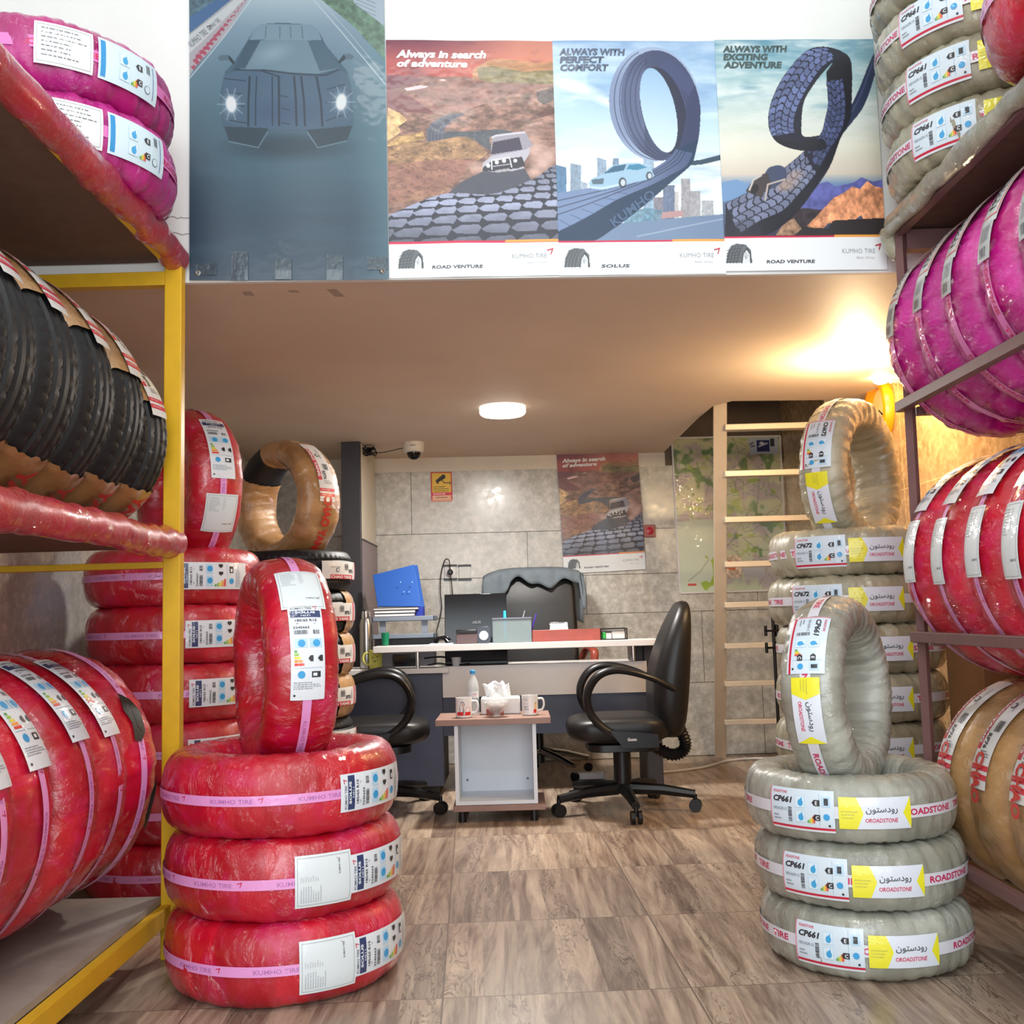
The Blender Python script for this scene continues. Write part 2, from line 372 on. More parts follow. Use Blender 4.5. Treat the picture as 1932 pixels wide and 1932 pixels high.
# joints on the right side wall
b = MB()
for z in (.52, 1.04, 1.56): b.box(XR-.0006, XR, -1.4, 7.1, z-.0018, z+.0018)
for y in np.arange(-1, 7, 1.2): b.box(XR-.0006, XR, y-.0018, y+.0018, 0, 2.11)
struct(b.build('trim_3', mat('tile_joint', (206, 176, 130), .7)))
# cream strip between tiles and loft underside
b = MB(); b.prism([(XL, yb(XL)-.006), (1.09, yb(1.09)-.006), (1.09, yb(1.09)+.012), (XL, yb(XL)+.012)], 'z', 2.012, ZC); struct(b.build('trim_1', M_cream, smooth=False))
# loft slab with the ladder hatch at the rear right
hx, hy = 1.10, 5.42
slab = [(XL, yf(XL)+.02), (XR, yf(XR)+.02), (XR, hy+.06), (hx+.10, hy), (hx+.02, hy+.12), (hx, hy+.45), (hx-.02, yb(hx)), (XL, yb(XL))]
b = MB(); b.prism(slab, 'z', ZC, ZC+.16); struct(b.build('ceiling_loft', M_ceil, smooth=False))
b = MB(); b.prism([(XL, yf(XL)), (XR, yf(XR)), (XR, yf(XR)+.02), (XL, yf(XL)+.02)], 'z', ZC-.004, ZT)
struct(b.build('wall_loft_front', M_white, smooth=False))
b = MB(); b.box(XL-.12, XR+.12, -1.6, 7.4, ZT, ZT+.1); struct(b.build('ceiling', M_white, smooth=False))
# plaster crack and step left of the banner
b = MB(); rr = random.Random(8)
for (u0, v0, u1, v1) in ((292, 400, 357, 402), (300, 430, 357, 434)):
    pts = []
    for k in range(12):
        t = k/11; p = spot(u0+(u1-u0)*t, v0+(v1-v0)*t+rr.uniform(-2, 2), 3.2); pts.append((p.x, yf(p.x)-.001, p.z))
    b.tube(pts, .0014, 5)
struct(b.build('trim_2', mat('crack_shadow_line', (168, 166, 158), .8)))

# partition pillar beside the desk
pl = spot(645, 1000, 6.35); pr_ = spot(681, 1000, 6.35)
r = root('partition_pillar', (pl.x, 6.35, 0), 'dark grey floor-to-ceiling partition pillar left of the desk', 'pillar')
MB().box(pl.x, pr_.x, 6.35, 6.39, 0, 2.108).build('front_panel', M_dgrey, r, bevel=.003)
MB().box(pl.x+.01, pr_.x-.002, 6.39, yb(-.9)-.03, 1.50, 2.107).build('upper_side_panel', M_cream, r)
MB().box(pl.x+.01, pr_.x+.006, 6.39, yb(-.9)-.03, 0, 1.49).build('lower_side_panel', mat('mauve_laminate', (128, 112, 118), .4), r)
MB().box(pl.x+.01, pr_.x+.01, 6.392, yb(-.9)-.03, 1.49, 1.50).build('shelf_edge', M_dgrey, r)
b = MB(); rr = random.Random(2)
for k in range(9):
    c = Vector((pr_.x+.03, 6.5, 2.07)); a = k*.8
    b.tube(spline([c+Vector((rr.uniform(-.04, .05), rr.uniform(-.05, .05), rr.uniform(-.03, .03))) for _ in range(5)], 5), .0035, 6)
tag(b.build('wire_tangle', M_black), 'tangle of wires bunched at the ceiling beside the pillar', 'wires')

b = MB()
for (u0, v0, u1, v1) in ((452, 535, 470, 558), (540, 534, 556, 552), (618, 534, 640, 560)):
    P = [spotz(u, v, ZC-.0012) for u, v in ((u0-9, v0), (u0+9, v0), (u1+11, v1), (u1-8, v1))]; b.add([(p.x, max(p.y, 3.36), p.z) for p in P]+[(p.x, max(p.y, 3.36), p.z+.001) for p in P], [(0, 1, 2, 3), (7, 6, 5, 4), (0, 4, 5, 1), (1, 5, 6, 2), (2, 6, 7, 3), (3, 7, 4, 0)])
ts = NT('tape_residue'); ts.set(Roughness=.4, Alpha=.14); ts.b.inputs['Base Color'].default_value = (*lin((110, 84, 70)), 1); struct(b.build('trim_4', ts.m, smooth=False))
# ceiling lamp disc
c = spotz(948, 768, ZC); rl = .125
r = root('ceiling_lamp', (c.x, c.y, ZC), 'round white LED disc lamp glowing under the loft', 'lamp')
MB().lathe([(rl, 0), (rl, -.032), (rl-.006, -.038)], (c.x, c.y, ZC), 48).build('housing', mat('white_plastic', (235, 235, 235), .4, emit=(255, 250, 240), es=1.1), r)
MB().lathe([(rl-.004, -.036), (rl-.012, -.043), (.0005, -.046)], (c.x, c.y, ZC), 48).build('diffuser', mat('lamp_diffuser', (255, 255, 255), .5, emit=(255, 250, 240), es=26), r)
ll = bpy.data.lights.new('disc_lamp_light', 'AREA'); ll.shape = 'DISK'; ll.size = .22; ll.energy = 50; ll.color = (1, .97, .92)
o = bpy.data.objects.new('disc_lamp_light', ll); COL.objects.link(o); o.location = (c.x, c.y, ZC-.055)
# warm bulb on the right wall
c = spot(1690, 712, 4.95)
r = root('wall_lamp', (XR-.002, c.y, c.z), 'warm glowing wall bulb above the yellow clock', 'lamp')
MB().lathe([(.03, 0), (.03, .05), (.018, .06)], (0, 0, 0), 20, Matrix.Translation((XR-.001, c.y, c.z)) @ Matrix.Rotation(-PI/2, 4, 'Y')).build('socket', M_lamwhite, r)
MB().lathe([(.014, .0), (.03, .03), (.034, .055), (.026, .08), (.001, .09)], (0, 0, 0), 20, Matrix.Translation((XR-.05, c.y, c.z)) @ Matrix.Rotation(-PI/2, 4, 'Y')).build('bulb', mat('warm_bulb', (255, 230, 190), .4, emit=(255, 214, 150), es=75), r)
wl = bpy.data.lights.new('warm_bulb_light', 'POINT'); wl.energy = 36; wl.color = (1.0, .74, .42); wl.shadow_soft_size = .035
o = bpy.data.objects.new('warm_bulb_light', wl); COL.objects.link(o); o.location = (XR-.36, c.y-.45, 1.95)

# yellow wall clock
c = spot(1667, 775, 5.22)
r = root('wall_clock', (XR, 5.22, c.z), 'round yellow wall clock on the right side wall', 'clock')
Mx = Matrix.Translation((XR-.002, 5.22, c.z)) @ Matrix.Rotation(-PI/2, 4, 'Y')
MB().lathe([(.172, 0), (.174, .02), (.16, .042), (.132, .045), (.112, .03), (.112, 0)], n=48, M=Mx).build('rim', mat('yellow_plastic', (216, 140, 14), .35), r)
MB().lathe([(.113, .0), (.113, .012), (.001, .012)], n=48, M=Mx).build('dial', mat('cream_dial', (236, 214, 150), .4), r)
b = MB(); b.box(-.003, .003, -.003, .075, .016, .019, Mx @ Matrix.Rotation(.7, 4, 'Z')); b.box(-.004, .004, -.003, .052, .016, .02, Mx @ Matrix.Rotation(2.6, 4, 'Z')); b.build('hands', M_black, r)
# ------------------------------------------------------------------ tyres
class Prof:
    """closed cross-section of a tyre; arc length s=0 at the tread centre"""
    def __init__(s, R, ri, W, n=2.7, K=48):
        rc, a, b = (R+ri)/2, (R-ri)/2, W/2; P = []
        for i in range(720):
            t = 2*PI*i/720; c, q = math.cos(t), math.sin(t)
            P.append((rc+a*math.copysign(abs(c)**(2/n), c), b*math.copysign(abs(q)**(2/n), q)))
        P = np.array(P+[P[0]]); d = np.r_[0, np.cumsum(np.hypot(*np.diff(P, axis=0).T))]
        s.L = d[-1]; s.d = d; s.P = P; s.R = R; s.K = K; s.W = W; s.ri = ri
    def at(s, q, off=0):
        q = q % s.L; r = np.interp(q, s.d, s.P[:, 0]); z = np.interp(q, s.d, s.P[:, 1])
        e = .004; r2 = np.interp((q+e) % s.L, s.d, s.P[:, 0]); z2 = np.interp((q+e) % s.L, s.d, s.P[:, 1])
        r1 = np.interp((q-e) % s.L, s.d, s.P[:, 0]); z1 = np.interp((q-e) % s.L, s.d, s.P[:, 1])
        t = np.array((r2-r1, z2-z1)); t /= np.hypot(*t)+1e-9
        return r+t[1]*off, z-t[0]*off
def wrap_mesh(name, P, m, strips=30, amp=.0025, lump=.004, seed=0, th0=0, th1=2*PI, off=0, seg=190, helix=1, ragged=0):
    full = abs(th1-th0-2*PI) < 1e-6; rg = np.random.RandomState(seed); K = P.K
    n = seg if full else max(8, int(seg*(th1-th0)/(2*PI))); ths = [th0+(th1-th0)*i/n for i in range(n if full else n+1)]
    ph = rg.uniform(0, 6.28, 8); V = []; F = []; S = []; sv = rg.uniform(0, 1, 400); base = [P.at(P.L*k/K, 0) for k in range(K)]
    nrm = [np.array(P.at(P.L*k/K, .01))-np.array(base[k]) for k in range(K)]
    for i, th in enumerate(ths):
        for k in range(K):
            sn = k/K; x = strips*th/(2*PI)+helix*sn; fr = x % 1; saw = fr/.86 if fr < .86 else (1-fr)/.14
            a = 2*PI*sn
            d = amp*(saw-.6)+lump*(.5*math.sin(3*th+ph[0]+a)+.35*math.sin(7*th+ph[1]-2*a)+.3*math.sin(13*th+ph[2]+3*a)*math.sin(a+ph[3]))*.5
            d += amp*.5*math.sin(41*th+ph[4]+5*a)*math.sin(17*th+2*a+ph[5])
            r = base[k][0]+nrm[k][0]*100*(d+off); z = base[k][1]+nrm[k][1]*100*(d+off)
            t2 = th
            if ragged and not full and i in (0, n): t2 = th+ragged*(rg.rand()-.5)
            V.append((r*math.cos(t2), r*math.sin(t2), z)); S.append(sv[int(x) % 400])
    N = len(ths)
    for i in range(N if full else N-1):
        j = (i+1) % N
        for k in range(K): F.append((i*K+k, j*K+k, j*K+(k+1) % K, i*K+(k+1) % K))
    me = bpy.data.meshes.new(name); me.from_pydata(V, [], F); me.materials.append(m)
    at = me.attributes.new('strip', 'FLOAT', 'POINT'); at.data.foreach_set('value', S)
    me.polygons.foreach_set('use_smooth', [True]*len(F)); return me
def rubber_mesh(name, P, m, seg=216):
    """bare tyre: rounded tread with four grooves, shoulder blocks and side walls"""
    K = 64; V = []; F = []; tw = P.W*.80
    for i in range(seg):
        th = 2*PI*i/seg
        for k in range(K):
            q = P.L*k/K; s_ = q if q < P.L/2 else q-P.L; o = -.004; a = abs(s_)/(tw/2)
            if a < .98:
                for g in (.22, .62):
                    if abs(a-g) < .045: o -= .006
                if .70 < a < .98 and i % 4 == 0: o -= .003
                if a < .5 and (i+ (3 if s_ > 0 else 0)) % 6 == 0 and .3 < a: o -= .004
            elif a < 1.06: o -= .002
            r, z = P.at(q, o); V.append((r*math.cos(th), r*math.sin(th), z))
    for i in range(seg):
        j = (i+1) % seg
        for k in range(K): F.append((i*K+k, j*K+k, j*K+(k+1) % K, i*K+(k+1) % K))
    me = bpy.data.meshes.new(name); me.from_pydata(V, [], F); me.materials.append(m)
    me.polygons.foreach_set('use_smooth', [True]*len(F)); me.set_sharp_from_angle(angle=math.radians(35)); return me
def tmap(P, off, rot=False):
    def f(x, y, ly):
        u, v = (-y, x) if rot else (x, y)
        r, z = P.at(v % P.L, off+ly*.0006); th = u/P.R
        return (r*math.cos(th), r*math.sin(th), z)
    return f
def ink_mesh(ink, name, P, off, rot=False, m=None):
    F = []; V = ink.v; st = [f for f in ink.f]
    while st:                      # cut long faces so they follow the curved tyre
        f = st.pop()
        if len(f) > 3:
            e = max(math.hypot(V[f[i]][0]-V[f[i-1]][0], V[f[i]][1]-V[f[i-1]][1]) for i in range(len(f)))
            if e <= .022: F.append(f)
            else: st += [(f[0], f[i], f[i+1]) for i in range(1, len(f)-1)]
            continue
        L = [math.hypot(V[f[i]][0]-V[f[(i+1) % 3]][0], V[f[i]][1]-V[f[(i+1) % 3]][1]) for i in range(3)]; m_ = max(L)
        if m_ <= .018: F.append(f); continue
        i = L.index(m_); a, b_, c_ = f[i], f[(i+1) % 3], f[(i+2) % 3]; V.append(((V[a][0]+V[b_][0])/2, (V[a][1]+V[b_][1])/2, V[a][2])); ink.c.append(ink.c[a]); n_ = len(V)-1
        st += [(a, n_, c_), (n_, b_, c_)]
    ink.f = F
    o = ink.build(name, tmap(P, off, rot), m or M_label); me = o.data; bpy.data.objects.remove(o); return me
WHT = (222, 228, 234); NAVY = (44, 60, 104); CRIM = (196, 30, 62)
def arrow_mark(k, x, y, s, col=CRIM, layer=2):
    k.poly([(x, y+s*.75), (x+s, y+s), (x+s*.62, y), (x+s*.50, y+.05*s), (x+s*.72, y+s*.76), (x+.02*s, y+s*.58)], col, layer)
def kumho_band(P, name, reps=9, w=.026, up=True, text='KUMHO TIRE'):
    k = Ink(); C = 2*PI*P.R; n = 90
    k.rect(-C/2, -w/2, C/2, w/2, (226, 150, 206), 0, .02)
    for i in range(reps):
        x = -C/2+C*(i+.2)/reps; k.text(text, x, -w*.22, w*.42, (176, 110, 170), 1, width=C/reps*.50, bold=.01)
        arrow_mark(k, x+C/reps*.56, -w*.2, w*.55, (200, 24, 70), 1)
    return ink_mesh(k, name, P, .0032)
def road_band(P, name, bg=(214, 214, 222), w=.034, reps=5, tc=(196, 26, 84)):
    k = Ink(); C = 2*PI*P.R; k.rect(-C/2, -w/2, C/2, w/2, bg, 0, .02)
    for i in range(reps):
        x = -C/2+C*(i+.1)/reps; k.text('ROADSTONE', x, -w*.26, w*.52, tc, 1, width=C/reps*.46, bold=.03)
        k.text('TIRE', x+C/reps*.54, -w*.26, w*.52, tc, 1, width=C/reps*.18, bold=.03)
    return ink_mesh(k, name, P, .0032)
def eu_icons(k, x, y, s, seed=1):      # energy label block: drops, arrows, rainbow bars (s = height)
    bl = (60, 160, 214); dk = (30, 34, 40)
    for j in (0, 1):
        yy = y+s*(.52-.5*j)
        k.rect(x, yy, x+s*.36, yy+.40*s, (176, 212, 236), 2); k.rect(x+.012*s, yy+.012*s, x+s*.348, yy+.388*s, (212, 230, 240), 2.4)
        k.disc(x+s*.20, yy+s*.17, s*.10, bl, 3, s*.12, 12); k.poly([(x+s*.13, yy+s*.22), (x+s*.27, yy+s*.22), (x+s*.26, yy+s*.36)], bl, 3)
        k.poly([(x+s*.62, yy+s*.20), (x+s*.70, yy+s*.10), (x+s*.90, yy+s*.10), (x+s*.90, yy+s*.30), (x+s*.70, yy+s*.30)], dk, 3)
        k.text('C' if j else 'E', x+s*.74, yy+s*.14, s*.12, WHT, 4, bold=.03)
    for i, c in enumerate(((80, 160, 70), (150, 190, 60), (226, 210, 50), (240, 150, 40), (220, 60, 50))):
        k.rect(x+s*.44+i*s*.055, y+s*.02, x+s*.44+(i+.85)*s*.055, y+s*(.10+.045*i), c, 3)
def kumho_label(P, name, size='185/65 R15', code='2245663', w=.098, h=.285, off=.0052):
    k = Ink(); k.rect(0, 0, w, h, WHT, 0); a = w*.08; T = (64, 66, 84)
    k.text('KUMHO TIRE', a, h*.935, h*.026, (90, 92, 104), 2, width=w*.62, bold=.01); arrow_mark(k, w*.74, h*.93, w*.13)
    k.rect(a*.6, h*.845, w-a*.6, h*.922, NAVY, 1); k.text('SOLUS', w*.5, h*.887, h*.026, WHT, 3, width=w*.6, bold=.04, center=True)
    k.text('HS11', w*.5, h*.856, h*.016, WHT, 3, width=w*.28, bold=.02, center=True)
    k.text(size, w*.5, h*.80, h*.027, (40, 42, 52), 2, width=w*.64, bold=.02, center=True)
    k.text('88H', w*.2, h*.772, h*.012, T, 2); k.text('KR', w*.72, h*.772, h*.012, T, 2)
    k.text(code, w*.1, h*.725, h*.024, (44, 46, 56), 2, width=w*.48, bold=.02)
    k.code(w*.12, h*.665, w*.52, h*.708, 22); k.code(w*.68, h*.665, w*.86, h*.708, 9, seed=7)
    k.rect(w*.12, h*.53, w*.5, h*.62, (182, 214, 236), 2); k.rect(w*.56, h*.53, w*.92, h*.62, (182, 214, 236), 2)
    for x in (.32, .76): k.disc(w*x, h*.572, w*.11, (50, 156, 214), 3, n=12)
    for i, c in enumerate(((80, 160, 70), (150, 190, 60), (226, 210, 50), (240, 150, 40), (220, 60, 50))): k.rect(w*.1, h*(.48-.033*i), w*(.18+.05*i), h*(.505-.033*i), c, 2)
    for x in (.5, .78): k.poly([(w*x, h*.42), (w*(x+.07), h*.45), (w*(x+.15), h*.45), (w*(x+.15), h*.39), (w*(x+.07), h*.39)], (36, 38, 44), 3)
    k.rect(w*.06, h*.325, w*.94, h*.329, (150, 170, 190), 2)
    k.disc(w*.3, h*.26, w*.11, (50, 156, 214), 2, n=12); k.rect(w*.6, h*.23, w*.86, h*.29, (40, 44, 52), 2); k.rect(w*.64, h*.245, w*.76, h*.275, WHT, 3)
    k.fuzz(w*.08, h*.19, w*.9, h*.11, 4, (140, 146, 156)); k.rect(w*.08, h*.04, w*.14, h*.06, (30, 32, 38), 2)
    k.v = [(x-w/2, y-h/2, l) for x, y, l in k.v]; return ink_mesh(k, name, P, off, True)
def address_label(P, name, w=.13, h=.155, logo=True, off=.0058):
    k = Ink(); k.rect(0, 0, w, h, (218, 226, 228), 0); b = .006
    for q in ((b, b, w-b, b+.0012), (b, h-b-.0012, w-b, h-b), (b, b, b+.0012, h-b), (w-b-.0012, b, w-b, h-b)): k.rect(*q, (150, 156, 162), 1)
    k.fuzz(w*.1, h*.92, w*.42, h*.55, 9, (176, 182, 188), 1, 5)
    k.fuzz(w*.5, h*.92, w*.62, h*.6, 8, (190, 194, 198), 1, 6)
    if logo: k.text('KUMHO TIRE', w*.58, h*.22, h*.032, (96, 100, 108), 1, width=w*.3, bold=.02); arrow_mark(k, w*.86, h*.25, w*.035, (170, 60, 80), 1)
    k.v = [(x-w/2, y-h/2, l) for x, y, l in k.v]; return ink_mesh(k, name, P, off, True)
def road_label(P, name, code='CP661', w=.205, h=.118):
    k = Ink(); k.rect(0, 0, w, h, (208, 222, 232), 0); k.rect(0, 0, w*.02, h, (226, 150, 168), 1); k.rect(w*.01, h*.05, w, h*.11, CRIM, 1); k.rect(w*.02, h*.0, w, h*.05, (220, 226, 232), 1)
    k.text('ROADSTONE', w*.06, h*.87, h*.06, (206, 60, 90), 2, width=w*.24, bold=.02)
    k.text(code, w*.06, h*.66, h*.135, (34, 36, 42), 2, width=w*.33, bold=.04, shear=.2)
    k.text('185/65R15', w*.06, h*.45, h*.075, (110, 118, 128), 2, width=w*.24); k.fuzz(w*.06, h*.36, w*.2, h*.2, 2, (140, 146, 152))
    k.code(w*.32, h*.2, w*.38, h*.55, 14, vert=True)
    eu_icons(k, w*.44, h*.2, h*.70); k.rect(w*.79, h*.16, w*.795, h*.92, (150, 180, 206), 2)
    k.rect(w*.83, h*.62, w*.95, h*.86, (180, 212, 234), 2); k.rect(w*.86, h*.66, w*.92, h*.82, (34, 38, 44), 3); k.disc(w*.89, h*.38, w*.045, (50, 156, 214), 3, n=12)
    k.rect(w*.91, h*.15, w*.94, h*.2, (30, 32, 38), 2)
    k.v = [(x-w/2, y-h/2, l) for x, y, l in k.v]; return k
PERS = '\ufee5\uFEEE\uFE98\uFEB3\u062F\u0648\u0631'
def yellow_label(w=.205, h=.088):
    k = Ink(); Y = (232, 224, 40)
    k.rect(0, 0, w, h, (218, 224, 234), 0); k.poly([(0, 0), (w*.24, 0), (w*.33, h*.5), (w*.24, h), (0, h)], Y, 1)
    k.fuzz(w*.03, h*.6, w*.25, h*.3, 3, (196, 190, 60), 2, 2)
    k.poly([(w, 0), (w, h), (w*.88, h*.5)], Y, 1)
    k.text(PERS, w*.36, h*.54, h*.2, (60, 66, 70), 2, width=w*.44, bold=.01)
    k.text('ROADSTONE', w*.40, h*.22, h*.13, (206, 60, 96), 2, width=w*.4, bold=.02, shear=.15); k.disc(w*.375, h*.28, h*.06, (206, 60, 96), 2, n=12); k.disc(w*.375, h*.28, h*.035, (218, 224, 234), 3, n=12)
    k.v = [(x-w/2, y-h/2, l) for x, y, l in k.v]; return k
def text_label(w=.135, h=.105):
    k = Ink(); k.rect(0, 0, w, h, (224, 228, 228), 0); b = .006
    for q in ((b, b, w-b, b+.001), (b, h-b-.001, w-b, h-b), (b, b, b+.001, h-b), (w-b-.001, b, w-b, h-b)): k.rect(*q, (150, 156, 162), 1)
    k.fuzz(w*.12, h*.9, w*.9, h*.15, 7, (120, 124, 130), 1, 9, h*.03); k.v = [(x-w/2, y-h/2, l) for x, y, l in k.v]; return k
def eu_label(w=.185, h=.105):
    k = Ink(); k.rect(0, 0, w, h, (206, 226, 236), 0); k.rect(w*.03, h*.06, w*.1, h*.94, (38, 140, 200), 1); eu_icons(k, w*.3, h*.14, h*.74)
    k.code(w*.76, h*.66, w*.83, h*.88, 8); k.rect(w*.9, h*.08, w*.912, h*.92, (40, 90, 160), 1); k.disc(w*.78, h*.25, h*.1, (120, 130, 140), 2, n=14); k.disc(w*.78, h*.25, h*.08, (206, 226, 236), 3, n=14)
    k.v = [(x-w/2, y-h/2, l) for x, y, l in k.v]; return k
def mag_label(w=.08, h=.30, code='CP661'):
    k = Ink(); k.rect(0, h*.02, w, h, (206, 210, 208), 0); k.rect(w*.9, h*.1, w*.95, h, (222, 90, 70), 1); k.rect(w*.1, h*.08, w*.95, h*.095, (222, 90, 70), 1)
    k.text(code, w*.30, h*.5, w*.24, (24, 26, 30), 2, width=h*.34, bold=.04, rot=-PI/2)
    k.text(code, w*.30, h*.95, w*.24, (24, 26, 30), 2, width=h*.34, bold=.04, rot=-PI/2); k.fuzz(w*.58, h*.95, w*.85, h*.14, 16, (140, 144, 146))
    k.v = [(x-w/2, y-h/2, l) for x, y, l in k.v]; return k
def bar_label(w=.062, h=.10, c=(186, 190, 188)):
    k = Ink(); k.rect(0, 0, w, h, c, 0); k.code(w*.2, h*.1, w*.7, h*.36, 6, (96, 96, 98)); k.code(w*.2, h*.5, w*.8, h*.9, 9, (150, 150, 152), seed=9)
    k.v = [(x-w/2, y-h/2, l) for x, y, l in k.v]; return k
def chao_label(w=.085, h=.33):
    k = Ink(); k.rect(0, 0, w, h, (216, 216, 214), 0); k.rect(0, h*.3, w*.24, h*.86, (198, 40, 60), 1)
    k.text('CHAO YANG', w*.04, h*.85, w*.15, (226, 226, 226), 2, width=h*.5, bold=.04, rot=-PI/2)
    k.text('RP76', w*.36, h*.44, w*.2, (40, 40, 44), 2, width=h*.13, bold=.04, rot=-PI/2)
    k.text('CHAO YANG', w*.62, h*.86, w*.1, (60, 60, 66), 2, width=h*.2, rot=-PI/2); k.disc(w*.5, h*.72, w*.13, (60, 62, 70), 2, n=16); k.disc(w*.5, h*.72, w*.08, (216, 216, 214), 3, n=16)
    k.fuzz(w*.34, h*.3, w*.9, h*.24, 3, (120, 122, 126)); k.code(w*.5, h*.46, w*.85, h*.56, 14)
    for y in (.14, .07): k.rect(0, h*y, w, h*(y+.042), (206, 42, 66), 1); k.fuzz(w*.1, h*(y+.03), w*.9, h*(y+.012), 1, (232, 190, 196), 2)
    k.v = [(x-w/2, y-h/2, l) for x, y, l in k.v]; return k
def red_text(txt, hgt, wid, col=(196, 40, 30)):
    k = Ink(); k.text(txt, 0, -hgt/2, hgt, col, 0, width=wid, bold=.05, center=True); return k

P_red = Prof(.335, .185, .218, 2.6); P_rr = Prof(.36, .20, .212, 2.6); P_gr = Prof(.318, .185, .193, 2.6)
P_gb = Prof(.325, .19, .186, 2.7); P_mg = Prof(.33, .19, .192, 2.6); P_br = Prof(.30, .18, .208, 2.7)
MESH = {}
for nm, P, m, st, am, lu in (('red', P_red, W_red, 26, .0018, .006), ('rr', P_rr, W_red, 24, .003, .009), ('gr', P_gr, W_grey, 36, .0035, .006), ('gb', P_gb, W_olive, 30, .005, .008), ('mg', P_mg, W_mag, 22, .006, .008)):
    MESH[nm] = [wrap_mesh(nm+'_wrap', P, m, st, am, lu, seed=s) for s in (1, 2, 3)]
MESH['redband'] = kumho_band(P_red, 'red_band', 9); MESH['rrband'] = kumho_band(P_rr, 'rr_band', 10)
MESH['redlab'] = kumho_label(P_red, 'red_label'); MESH['rrlab'] = kumho_label(P_rr, 'rr_label', '195/65 R15', '2231543', off=.010); MESH['redadr'] = address_label(P_red, 'red_addr'); MESH['rradr'] = address_label(P_rr, 'rr_addr', .085, .20, off=.010)
MESH['grband'] = road_band(P_gr, 'gr_band'); MESH['gbband'] = road_band(P_gb, 'gb_band')
MESH['grlab'] = ink_mesh(road_label(P_gr, ''), 'gr_label', P_gr, .0048); MESH['gryel'] = ink_mesh(yellow_label(), 'gr_yellow', P_gr, .0050)
MESH['gblab'] = ink_mesh(road_label(P_gb, '', 'CP672'), 'gb_label', P_gb, .0055); MESH['gbyel'] = ink_mesh(yellow_label(), 'gb_yellow', P_gb, .0056)
MESH['gbcn'] = ink_mesh(road_label(P_gb, '', 'CN672'), 'gb_label2', P_gb, .0055)
MESH['mgband'] = road_band(P_mg, 'mg_band', (226, 120, 190), .03, 5, (200, 30, 90)); MESH['mgtxt'] = ink_mesh(text_label(), 'mg_text', P_mg, .0085); MESH['mgeu'] = ink_mesh(eu_label(), 'mg_eu', P_mg, .0085)
MESH['mglab'] = ink_mesh(mag_label(), 'mg_label', P_mg, .0095, True); MESH['mgbar'] = ink_mesh(bar_label(), 'mg_bar', P_mg, .0095, True)
k = Ink(); k.poly([(-.075, -.02), (-.05, .012), (-.01, .03), (.05, .022), (.078, -.006), (.07, -.03), (.02, -.022), (-.02, -.034)], (20, 20, 22), 0); k.poly([(-.04, 0), (0, .016), (.05, .008), (.03, -.006)], (60, 62, 66), 1); MESH['tear1'] = ink_mesh(k, 'tear1', P_rr, .009)
k = Ink(); k.poly([(-.09, .055), (-.04, .03), (.02, .026), (.06, .04), (.07, .06), (.0, .052), (-.05, .06)], (16, 16, 18), 0); MESH['tear2'] = ink_mesh(k, 'tear2', P_rr, .009)
for q in ('tear1', 'tear2'): MESH[q].materials[0] = M_rubber
MESH['rubber'] = rubber_mesh('rubber_tyre', P_br, M_rubber)
MESH['brwA'] = [wrap_mesh('brown_wrap', P_br, W_brown, 26, .0018, .005, seed=4+i, th0=math.radians(a), th1=math.radians(b_), off=.003, ragged=.035) for i, (a, b_) in enumerate(((-178, -32), (38, 178), (-30, 60)))]
MESH['brfull'] = [wrap_mesh('brown_full', P_br, W_brown, 28, .002, .006, seed=9+i, off=.003) for i in (0, 1)]
MESH['brgap'] = wrap_mesh('brown_gap', P_br, W_brown, 28, .002, .006, seed=21, off=.003, th0=math.radians(-104), th1=math.radians(214), ragged=.03)
MESH['brlab'] = ink_mesh(chao_label(), 'br_label', P_br, .0075, True)
MESH['brtxt'] = ink_mesh(red_text('CHAO YANG', .042, .30), 'br_text', P_br, .0100, False)
MESH['brgng'] = ink_mesh(red_text('YANG', .055, .16), 'br_text2', P_br, .0115, False)
MESH['brchao'] = ink_mesh(red_text('CHAO', .04, .13), 'br_text3', P_br, .0115, False)

def part(name, me, parent, rz=0, lab=None, loc=None):
    o = bpy.data.objects.new(name, me); COL.objects.link(o); o.parent = parent; o.rotation_euler = (0, 0, rz)
    if loc: o.location = loc
    if lab: o['label'] = lab
    return o
def tyre(name, loc, label, cat, group, parts, up=None, yaw=0, lean=0, tilt=0, scale=1):
    """lying flat when up is None: parts angle is the compass angle on the ring; else axis horizontal, angle 0 faces the room and grows downward"""
    r = root(name, loc, label, cat, group); r['_local'] = 1
    if up is None:
        r.rotation_euler = (lean, tilt, 0)
    else:
        a = yaw; A = Vector((math.cos(a), math.sin(a), 0)); F = Vector((math.sin(a), -math.cos(a), 0))
        A = Matrix.Rotation(lean, 3, F) @ A
        Mx = Matrix((F, A.cross(F), A)).transposed(); r.rotation_euler = (Matrix.Rotation(tilt, 3, 'X') @ Mx).to_euler()
    r.scale = (scale,)*3; del r['_local']
    for q in parts: part(q[0], MESH[q[1]] if not isinstance(MESH[q[1]], list) else MESH[q[1]][q[3] if len(q) > 3 else 0], r, math.radians(q[2]), loc=None)
    return r
D = -90      # compass angle of the ring side that faces the viewer
